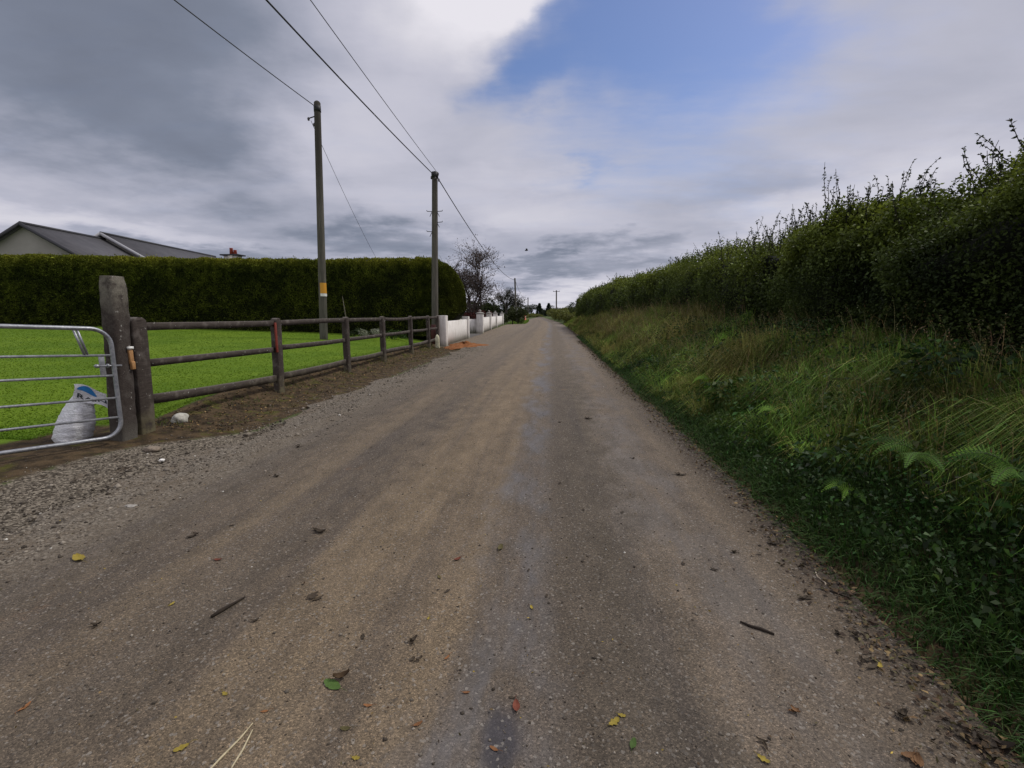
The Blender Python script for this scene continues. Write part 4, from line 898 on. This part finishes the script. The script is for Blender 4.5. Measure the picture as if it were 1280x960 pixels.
# broad leaved weeds and bramble on the shaded lower bank
mb = MB(); n = 46000; x, y = scatter(n, .8, 14, 1.4, 1.72, 3.3); cl = vn(x, y, .45, 45); k = rng.random(n) < .15 + .85 * np.clip(cl * 1.4 + .2, 0, 1); x, y = x[k], y[k]; n = len(x)
z = gz(x, y) + rng.random(n) ** 1.3 * .30; L_ = rng.uniform(.014, .042, n); leaves(mb, np.stack([x - .06, y, z], 1), rdir(n, .1), L_, L_ * .7, vary((.026, .055, .013), n, .5), .3)
for k_ in range(46):      # nettle and dock clumps standing in the grass
    cy = 1.6 + 11 * random.random() ** 1.2; cx = random.uniform(2.0, 3.3); m_ = random.randint(60, 190); hh = random.uniform(.2, .5)
    q = rng.normal(0, .11, (m_, 2)) + np.array([cx, cy]); z = gz(q[:, 0], q[:, 1]) + hh * rng.random(m_) ** .7; L_ = rng.uniform(.03, .075, m_) * (1 + .3 * (random.random() < .3))
    leaves(mb, np.stack([q[:, 0] - .05, q[:, 1], z], 1), unit(np.concatenate([unit(q - np.array([cx, cy])), rng.uniform(-.5, .5, (m_, 1))], 1)), L_, L_ * .55, vary(random.choice([(.028, .07, .014), (.045, .085, .016), (.020, .045, .012)]), m_, .3), .25)
for k_ in range(70):      # arching bramble stems with leaves
    y0_ = 1.5 + 12 * random.random(); x0_ = random.uniform(2.9, 3.9); z0_ = float(gz(x0_, y0_)); ln = random.uniform(.5, 1.1); pts = [np.array([x0_ - ln * s_ * .9, y0_ + random.uniform(-.3, .3) * s_, z0_ + .55 * sin(s_ * 2.4) * ln * .6 - .22 * s_]) for s_ in np.linspace(0, 1, 7)]
    mb.tube(pts, np.linspace(.004, .002, 7), 4, (.05, .035, .02), cap=False); i_ = rng.integers(1, 7, 36); Q = np.array(pts)[i_] + rng.normal(0, .03, (36, 3))
    leaves(mb, Q, rdir(36, .1), rng.uniform(.03, .055, 36), rng.uniform(.02, .035, 36), vary((.030, .062, .014), 36, .35), .2)
kind(mb.build('bank_weeds', LEAF), 'stuff')
mb = MB(); n = 34000; x, y = scatter(n, 1.0, 16, 1.2, 3.15, 4.3); k = rng.random(n) < np.clip(.45 + 1.1 * vn(x, y, .7, 53), 0.03, 1); x, y = x[k], y[k]; n = len(x); z = gz(x, y) + rng.random(n) * .45; L_ = rng.uniform(.03, .06, n); leaves(mb, np.stack([x, y, z], 1), rdir(n, .1), L_, L_ * .65, vary((.030, .058, .014), n, .45), .25)
kind(mb.build('bramble', LEAF), 'stuff')

# ferns
def fern(label, x, y, z, fr):
    o = thing('fern', label, 'fern', (x, y, z), group='ferns on the bank')
    for ang, ln, lift, c in fr:
        ln *= .82; mb = MB(); n = 17; dv = np.array([cos(R(ang)), sin(R(ang)), 0]); N = unit(np.array([-.50, -.62, .60]) + np.array([random.gauss(0, .12) for _ in range(3)])); pts = []
        for k in range(n + 1):
            s = k / n; pts.append(np.array([x, y, z]) + dv * ln * s + np.array([0, 0, lift * sin(s * 2.6) * ln - .10 * s * s * ln]))
        mb.tube(pts, np.linspace(.003, .001, n + 1), 4, (.05, .08, .02), cap=False)
        for k in range(3, n + 1):
            s = k / n; ax = unit(pts[k] - pts[k - 1]); sd = unit(np.cross(N, ax)); w = ln * .22 * min(1, (1 - s) * 1.5 + .05) * (.55 + .45 * sstep(.1, .35, s))
            for g2 in (-1, 1):
                m = 7; q = np.linspace(.06, 1, m); tipd = unit(sd * g2 + ax * .38 + np.array([0, 0, -.10])); pp = pts[k] + tipd * w * q[:, None]
                for h2 in (-1, 1):
                    leaves(mb, pp, np.tile(unit(ax * h2 * .8 + tipd * .6), (m, 1)), ln * .032 * (1.2 - q * .9), ln * .016 * (1.1 - q * .6), vary(c, m, .12, .05), .1, N=np.tile(N, (m, 1)))
                mb.tube([pts[k], pts[k] + tipd * w], [.001, .0005], 3, c, cap=False)
        mb.build('frond', LEAF, o)
BR = (.20, .37, .045); MDC = (.10, .21, .03)
fern('bright green fern high on the bank, farthest of the ferns', 2.23, 6.75, 0.44, [(200, .36, .35, BR), (235, .34, .1, BR), (160, .28, .4, BR)])
fern('bright green fern in the middle of the tussock grass', 2.18, 4.62, 0.44, [(195, .30, .35, BR), (250, .26, .2, MDC), (150, .26, .35, BR)])
fern('small pale fern above the road edge litter', 2.03, 3.42, 0.40, [(190, .20, .35, (.06, .14, .02)), (240, .18, .2, MDC)])
fern('low bright fern nearest the road', 1.96, 3.12, 0.24, [(185, .24, .35, BR), (225, .24, .3, BR), (170, .22, .5, (.06, .14, .02)), (265, .2, .2, MDC)])
fern('large dark green fern hanging down the near bank', 2.23, 2.98, 0.56, [(190, .36, .25, MDC), (225, .40, .12, MDC), (255, .36, .1, MDC), (160, .34, .3, (.04, .10, .02))])
fern('large fern cut by the right edge of the picture', 2.16, 2.30, 0.68, [(170, .34, .3, (.05, .12, .02)), (215, .38, .15, MDC), (250, .36, .1, (.05, .12, .02)), (140, .3, .3, BR)])

# ------------------------------------------------------------------ litter
def litter(n, x, y, z, s, cols, name):
    mb = MB(); c = np.array(cols)[rng.integers(0, len(cols), n)] * rng.lognormal(0, .3, (n, 1)); D = rdir(n); D[:, 2] *= .3; D = unit(D)
    leaves(mb, np.stack([x, y, z + .006 + rng.random(n) * .012], 1), D, s, s * rng.uniform(.35, .75, n), c, .0, N=rdir(n, 2.0)); return kind(mb.build(name, LITTER), 'stuff')
BRN = [(.055, .032, .018), (.09, .055, .025), (.03, .02, .013), (.14, .095, .04), (.07, .06, .022)]
n = 8000; y = .6 + 24 * rng.random(n) ** 2.0; x = 1.50 + rng.normal(0, .08, n) - .16 * rng.random(n) ** 4 + .06 * vn(y, 0 * y, 1.3, 5); litter(n, x, y, road_z(x, y) - .002, rng.uniform(.010, .032, n) * (1 + y * .04), BRN, 'edge_leaf_litter')
n = 5000; y = 5.2 + 14.5 * rng.random(n) ** 1.4; x = rng.uniform(-5.0, -3.9, n); litter(n, x, y, gz(x, y), rng.uniform(.012, .04, n) * (1 + y * .02), BRN + [(.20, .12, .045), (.05, .06, .012)], 'bank_leaf_litter')
n = 2600; y = 1.0 + 11 * rng.random(n) ** 1.5; x = rng.uniform(-3.4, 1.4, n); litter(n, x, y, road_z(x, y) - .003, rng.uniform(.005, .016, n), BRN + [(.22, .16, .03)], 'road_leaf_crumbs')
# soil tufts along the fence foot
mb = MB(); n = 2600; y = 5.3 + 14 * rng.random(n); x = -4.85 + rng.normal(0, .22, n); t = vn(x, y, .5, 47); k = t > .15; x, y = x[k], y[k]; n = len(x)
blades(mb, np.stack([x, y, gz(x, y) - .01], 1), rng.uniform(.04, .14, n), .006 * (1 + y * .04), rng.normal(0, .06, (n, 2)), vary((.05, .075, .014), n), vary((.11, .11, .03), n)); kind(mb.build('fence_foot_grass', GRASS), 'stuff')

FALL = {'green': ((.05, .13, .015), 'green'), 'red': ((.17, .032, .016), 'red'), 'olive': ((.085, .075, .02), 'olive'), 'dark': ((.022, .016, .011), 'dark'), 'yellow': ((.34, .26, .03), 'yellow'), 'orange': ((.24, .095, .03), 'orange'), 'brown': ((.12, .055, .02), 'brown')}
LV = [("green",-0.81,1.54,0.091),("red",-0.52,2.49,0.054),("olive",-0.29,2.64,0.071),("dark",-1.45,2.75,0.127),("dark",-1.15,2.06,0.083),("dark",-0.58,1.81,0.064),("dark",-0.53,1.7,0.054),("dark",-2.22,2.63,0.075),("dark",-1.33,1.87,0.054),("red",-0.11,1.5,0.059),("yellow",0.23,1.46,0.052),("yellow",0.26,1.49,0.031),("green",0.28,1.38,0.047),("yellow",-0.08,2.08,0.030),("orange",-0.17,1.33,0.036),("orange",-0.41,1.72,0.034),("yellow",-2.67,2.31,0.115),("dark",-2.02,1.78,0.062),("orange",-1.84,1.34,0.045),("yellow",-1.17,1.24,0.048),("orange",-0.99,1.4,0.030),("orange",-0.64,1.46,0.036),("olive",-0.68,1.36,0.038),("yellow",-0.6,1.26,0.030),("red",-1.87,2.36,0.050),("yellow",-1.8,1.95,0.035),("yellow",-1.18,1.46,0.032),("dark",-0.8,1.81,0.037),("dark",1.13,4.07,0.105),("dark",0.51,3.22,0.042),("dark",0.9,2.5,0.046),("dark",0.75,2.55,0.046),("orange",-0.3,1.55,0.032),("orange",-0.44,1.4,0.038),("dark",1.25,2.26,0.089),("dark",1.26,2.0,0.056),("dark",1.34,2.0,0.061),("dark",1.27,1.83,0.076),("brown",0.87,1.57,0.058),("dark",0.7,1.42,0.054),("dark",1.24,1.57,0.078),("brown",1.15,1.41,0.093),("dark",1.44,1.47,0.151),("dark",1.09,2.71,0.060),("dark",1.36,2.83,0.081),("yellow",1.32,1.82,0.040),("yellow",0.68,1.36,0.042),("dark",0.08,3.75,0.047),("dark",-0.01,2.18,0.031),("dark",-0.11,2.41,0.028),("dark",0.24,3.24,0.036),("olive",-0.58,2.3,0.037),("dark",-0.51,2.18,0.036),("yellow",-0.55,1.96,0.025),("dark",-0.13,1.54,0.025),("dark",-2.64,4.63,0.093),("dark",-2.36,3.74,0.071),("dark",-2.09,2.79,0.038),("dark",0.12,5.96,0.072),("dark",0.49,6.22,0.097),("dark",0.79,4.5,0.065)]
SPECIAL = {0: 'largest bright green leaf, lying near the bottom left of the road', 1: 'round red leaf lying alone in the middle of the road', 2: 'olive leaf with stalk on the grey wheel line', 3: 'large dark crumpled leaf clump left of the middle of the road', 9: 'red brown leaf near the dark tar patch', 10: 'larger of two yellow leaves lying together', 11: 'smaller of two yellow leaves lying together', 12: 'small green leaf below the two yellow leaves', 14: 'orange leaf lying on the dark tar patch', 16: 'long yellow green leaf at the far left of the road', 38: 'upright orange brown leaf near the bottom right', 41: 'brown curled leaf at the bottom right edge', 42: 'largest dark leaf clump, in the bottom right corner', 24: 'tiny red leaf on the left of the road', 28: 'dark curled leaf clump near the right road edge', 22: 'dull olive leaf near the bottom of the road', 51: 'tiny olive leaf left of the grey wheel line'}
def one_leaf(mb, c, rz, ln, wd, curl, col, lobed=False):
    n = 9; pts = []; f = []
    for k in range(n):
        s = k / (n - 1); w = wd * math.sin(pi * (s * .9 + .05)) ** .75 * (1 + (.35 * sin(s * 17) if lobed else .06 * sin(s * 23)))
        h = .002 + curl * ln * (s - .45) ** 2 * 2.4
        for j, q in enumerate((-1, -.45, 0, .45, 1)):
            pts.append((ln * (s - .5), w / 2 * q, h + curl * wd * abs(q) ** 1.6 * .9 + random.gauss(0, .0006)))
    for k in range(n - 1):
        for j in range(4): f.append([k * 5 + j, (k + 1) * 5 + j, (k + 1) * 5 + j + 1, k * 5 + j + 1])
    v = np.array(pts); ca, sa = cos(rz), sin(rz); v = np.stack([v[:, 0] * ca - v[:, 1] * sa, v[:, 0] * sa + v[:, 1] * ca, v[:, 2]], 1) + np.asarray(c)
    mb.add(v, np.array(f), np.asarray(col))
    e = np.array([-ln / 2 * ca, -ln / 2 * sa, 0]); mb.tube([np.asarray(c) + e + np.array([0, 0, .006]), np.asarray(c) + e * 1.5 + np.array([0, 0, .01]), np.asarray(c) + e * 1.8 + np.array([.005, .004, .004])], [.0012, .001, .0008], 4, np.asarray(col) * .7, cap=False)
LABS = {'dark': 'small dark withered leaf lying flat on the road', 'yellow': 'tiny yellow leaf scattered on the road', 'orange': 'tiny orange leaf scattered on the road', 'brown': 'brown leaf on the road', 'olive': 'olive leaf on the road', 'green': 'green leaf on the road', 'red': 'red leaf on the road'}
for i, (k, x, y, s) in enumerate(LV):
    col = (np.array(FALL[k][0]) * .8 + np.array([.035, .026, .016]) * .8) * random.uniform(.75, 1.1); mb = MB(); rz = random.uniform(0, 2 * pi)
    if k in ('dark', 'brown') and s > .05:
        for j in range(3 if s > .07 else 2): one_leaf(mb, (random.gauss(0, s * .16), random.gauss(0, s * .14), .002 * j), rz + random.gauss(0, .9), s * random.uniform(.45, .7), s * random.uniform(.18, .34), random.uniform(.12, .4), col * random.uniform(.8, 1.5))
    else:
        one_leaf(mb, (0, 0, 0), 2.7 if i in (0, 16) else rz, s * .9, s * .9 * (.5 if k != 'orange' else .38), random.uniform(.03, .2), col, k == 'yellow' and s < .08)
        if i == 0: one_leaf(mb, (.02, .035, .002), .4, .06, .03, .4, (.06, .035, .015))
    o = mb.build('fallen_leaf', LITTER, smooth=True); o.location = (x, y, float(road_z(x, y)) + .0005)
    tag(o, SPECIAL.get(i, LABS[k]), 'leaf', 'leaves fallen on the road')
def twig(label, pts, r, col, name='twig'):
    P = [np.array([x, y, float(road_z(x, y)) + max(np.max(r) * .7, .003)]) for i, (x, y) in enumerate(pts)]; c = np.mean(P, 0)
    o = MB().tube([p - c for p in P], r, 6, col).build(name, BARK, smooth=True); o.location = c; tag(o, label, 'twig')
twig('dark crooked twig lying on the left of the road', [(-1.54, 1.87), (-1.525, 1.92), (-1.51, 1.96), (-1.485, 2.03)], [.007, .010, .007, .004], (.025, .018, .012))
twig('dark long twig near the right side of the road', [(.87, 2.05), (.905, 2.02), (.94, 2.005), (.985, 1.975)], [.004, .006, .008, .004], (.028, .02, .014))
twig('pale forked twig beside the leaf litter on the right', [(1.46, 2.56), (1.43, 2.48), (1.44, 2.42), (1.40, 2.36)], [.003, .004, .004, .003], (.30, .25, .19))
twig('dark straight twig pointing into the right leaf litter', [(1.41, 2.355), (1.45, 2.33), (1.49, 2.295)], [.004, .005, .004], (.03, .022, .016))
twig('longer pale straw stalk at the bottom of the road', [(-1.03, 1.16), (-1.02, 1.22), (-1.005, 1.29), (-1.0, 1.35)], [.003, .0035, .003, .002], (.50, .43, .28), 'straw_stalk')
twig('shorter pale straw stalk beside the longer one', [(-.965, 1.19), (-.97, 1.25), (-.985, 1.325)], [.003, .0035, .002], (.52, .45, .30), 'straw_stalk')

# ------------------------------------------------------------------ camera
cam = bpy.data.cameras.new('camera'); cam.lens = 592 / 1280 * 36; cam.sensor_width = 36; cam.clip_start = .05; cam.clip_end = 6000
co = bpy.data.objects.new('camera', cam); C.objects.link(co); co.location = (0, 0, 1.4); co.rotation_euler = (R(90 - 8.455), 0, R(4.775)); bpy.context.scene.camera = co

# ------------------------------------------------------------------ light
SUN_AZ, SUN_EL = R(62), R(50)      # clockwise from the road direction (+Y)
sd = np.array([sin(SUN_AZ) * cos(SUN_EL), cos(SUN_AZ) * cos(SUN_EL), sin(SUN_EL)])
sl_ = bpy.data.lights.new('sun', 'SUN'); sl_.energy = 2.3; sl_.angle = R(9); sl_.color = (1, .95, .87)
so = bpy.data.objects.new('sun', sl_); C.objects.link(so)
from mathutils import Vector
so.rotation_euler = Vector(-sd).to_track_quat('-Z', 'Y').to_euler()

w = bpy.data.worlds.new('World'); bpy.context.scene.world = w; w.use_nodes = True; nt = w.node_tree
for q in list(nt.nodes): nt.nodes.remove(q)
g = G(nt); out = g.n('ShaderNodeOutputWorld')
sky = g.n('ShaderNodeTexSky', sky_type='NISHITA'); sky.sun_disc = False; sky.sun_elevation = SUN_EL; sky.sun_rotation = SUN_AZ; sky.altitude = 50; sky.ozone_density = 2.0; sky.air_density = 1.0
hs_ = g.n('ShaderNodeHueSaturation'); hs_.inputs['Saturation'].default_value = 1.22; nt.links.new(sky.outputs[0], hs_.inputs['Color'])
bg1 = g.n('ShaderNodeBackground'); bg1.inputs[1].default_value = .118
nt.links.new(g.mix(1, hs_.outputs[0], (1.02, .88, .95), 'MULTIPLY'), bg1.inputs[0])
dirv = g.n('ShaderNodeTexCoord').outputs['Generated']; nv = g.n('ShaderNodeVectorMath', operation='NORMALIZE'); g.put(nv.inputs[0], dirv); x, y, z = g.sep(nv.outputs[0])
DEG = 180 / pi
az = g.m('MULTIPLY', g.m('ARCTAN2', x, y), DEG); el = g.m('MULTIPLY', g.m('ARCSINE', z), DEG)
den = g.m('ADD', g.m('MAXIMUM', z, 0), .13); cxv = g.n('ShaderNodeCombineXYZ'); g.put(cxv.inputs[0], g.m('DIVIDE', x, den)); g.put(cxv.inputs[1], g.m('DIVIDE', y, den)); pl_ = cxv.outputs[0]
wn = g.noise(pl_, 1.1, 5, .55, 0, 1); wr, wg, wb = g.sep(wn)
wn2 = g.noise(pl_, 4.5, 6, .6, 0, 1); w2r, w2g, w2b = g.sep(wn2)
wv = lambda a, b, s1, s2: g.m('ADD', g.m('MULTIPLY', g.m('SUBTRACT', a, .5), s1), g.m('MULTIPLY', g.m('SUBTRACT', b, .5), s2))
azw = g.m('ADD', az, wv(wr, w2r, 22, 8)); elw = g.m('ADD', el, wv(wg, w2g, 10, 4))
cc = g.n('ShaderNodeCombineXYZ'); g.put(cc.inputs[0], azw); g.put(cc.inputs[1], elw); P2 = cc.outputs[0]
def blob(a, e, sa, se, rot, amp, hard=0.):
    mp = g.n('ShaderNodeMapping', vector_type='TEXTURE'); g.put(mp.inputs[0], P2); mp.inputs[1].default_value = (a, e, 0); mp.inputs[2].default_value = (0, 0, R(rot)); mp.inputs[3].default_value = (sa, se, 1)
    gr = g.n('ShaderNodeTexGradient', gradient_type='SPHERICAL'); nt.links.new(mp.outputs[0], gr.inputs[0])
    return g.m('MULTIPLY', g.ss(gr.outputs['Fac'], hard * .2, 1 - hard * .55), amp)
def total(base, bl):
    t = base
    for b in bl: t = g.m('ADD', t, blob(*b))
    return t
fineb = g.noise(g.scale(pl_, (.55, 1.0, 1)), 1.5, 6, .52, .35); lowb = g.noise(pl_, .55, 4, .5)
B = g.m('ADD', .555, g.m('ADD', g.m('MULTIPLY', g.m('SUBTRACT', fineb, .5), .50), g.m('MULTIPLY', g.m('SUBTRACT', lowb, .5), .25)))
B = total(B, [(-46, 24, 34, 15, 0, -.42), (-38, 15, 22, 8, -8, -.26), (-50, 8, 18, 2.6, -4, .26), (-34, 5.0, 26, 2.4, 0, -.30), (-20, 8.6, 18, 3.4, 0, -.32), (-22, 22, 14, 12, 20, .14), (-22, 4.5, 22, 2.0, 0, .18),
              (-6, 32.5, 20, 7.5, 20, .58, .3), (-4, 12, 12, 5, 0, .14), (-2, 5.0, 18, 1.9, 0, -.30), (8, 6.8, 14, 2.0, 4, -.24), (0, 1.6, 60, 2.0, 0, .26), (32, 12, 16, 4.5, 10, .22), (24, 8, 12, 3, 10, .16), (42, 22, 18, 8, 10, -.08), (18, 13, 14, 3.5, 12, -.10), (45, 16, 14, 3, 8, -.12)])
B = g.m('ADD', B, g.ss(y, .1, -.8, 0, .38))
T = total(g.m('ADD', -.12, g.m('MULTIPLY', g.m('SUBTRACT', fineb, .5), .45)), [(12, 30, 26, 12, -14, 1.35), (9, 21, 30, 14, -16, .80), (5, 16, 4, 1.6, 0, .35), (-4, 24, 12, 4, 22, .85), (20, 26, 12, 6, -25, .3), (-5, 33.5, 19, 6.0, 20, -1.5, .2)])
cc_ = g.ramp(B, [(0.0, (.14, .158, .21)), (.22, (.215, .242, .315)), (.42, (.385, .40, .49)), (.60, (.54, .54, .63)), (.80, (.66, .65, .72)), (1.0, (.80, .78, .84))])
bg2 = g.n('ShaderNodeBackground'); nt.links.new(cc_, bg2.inputs[0]); bg2.inputs[1].default_value = 1.0
fac = g.ss(g.m('ADD', T, g.m('MULTIPLY', g.m('SUBTRACT', g.noise(g.scale(pl_, (.9, 2.2, 1)), 2.2, 6, .6), .5), .95)), -.15, 1.35, 1.0, .06)
below = g.ss(z, -.02, -.06)
mx = g.n('ShaderNodeMixShader'); g.put(mx.inputs[0], fac); nt.links.new(bg1.outputs[0], mx.inputs[1]); nt.links.new(bg2.outputs[0], mx.inputs[2])
nt.links.new(mx.outputs[0], out.inputs[0])

sc = bpy.context.scene; sc.view_settings.view_transform = 'Standard'; sc.view_settings.look = 'None'; sc.view_settings.exposure = 0; sc.view_settings.gamma = 1
sc.render.engine = 'CYCLES'; sc.cycles.use_denoising = True; sc.cycles.max_bounces = 5; sc.cycles.diffuse_bounces = 3; sc.cycles.glossy_bounces = 2; sc.cycles.transmission_bounces = 2
try: sc.cycles.denoiser = 'OPENIMAGEDENOISE'
except Exception: pass
for o in bpy.data.objects:
    if '_o' in o: 
        del o['_o']
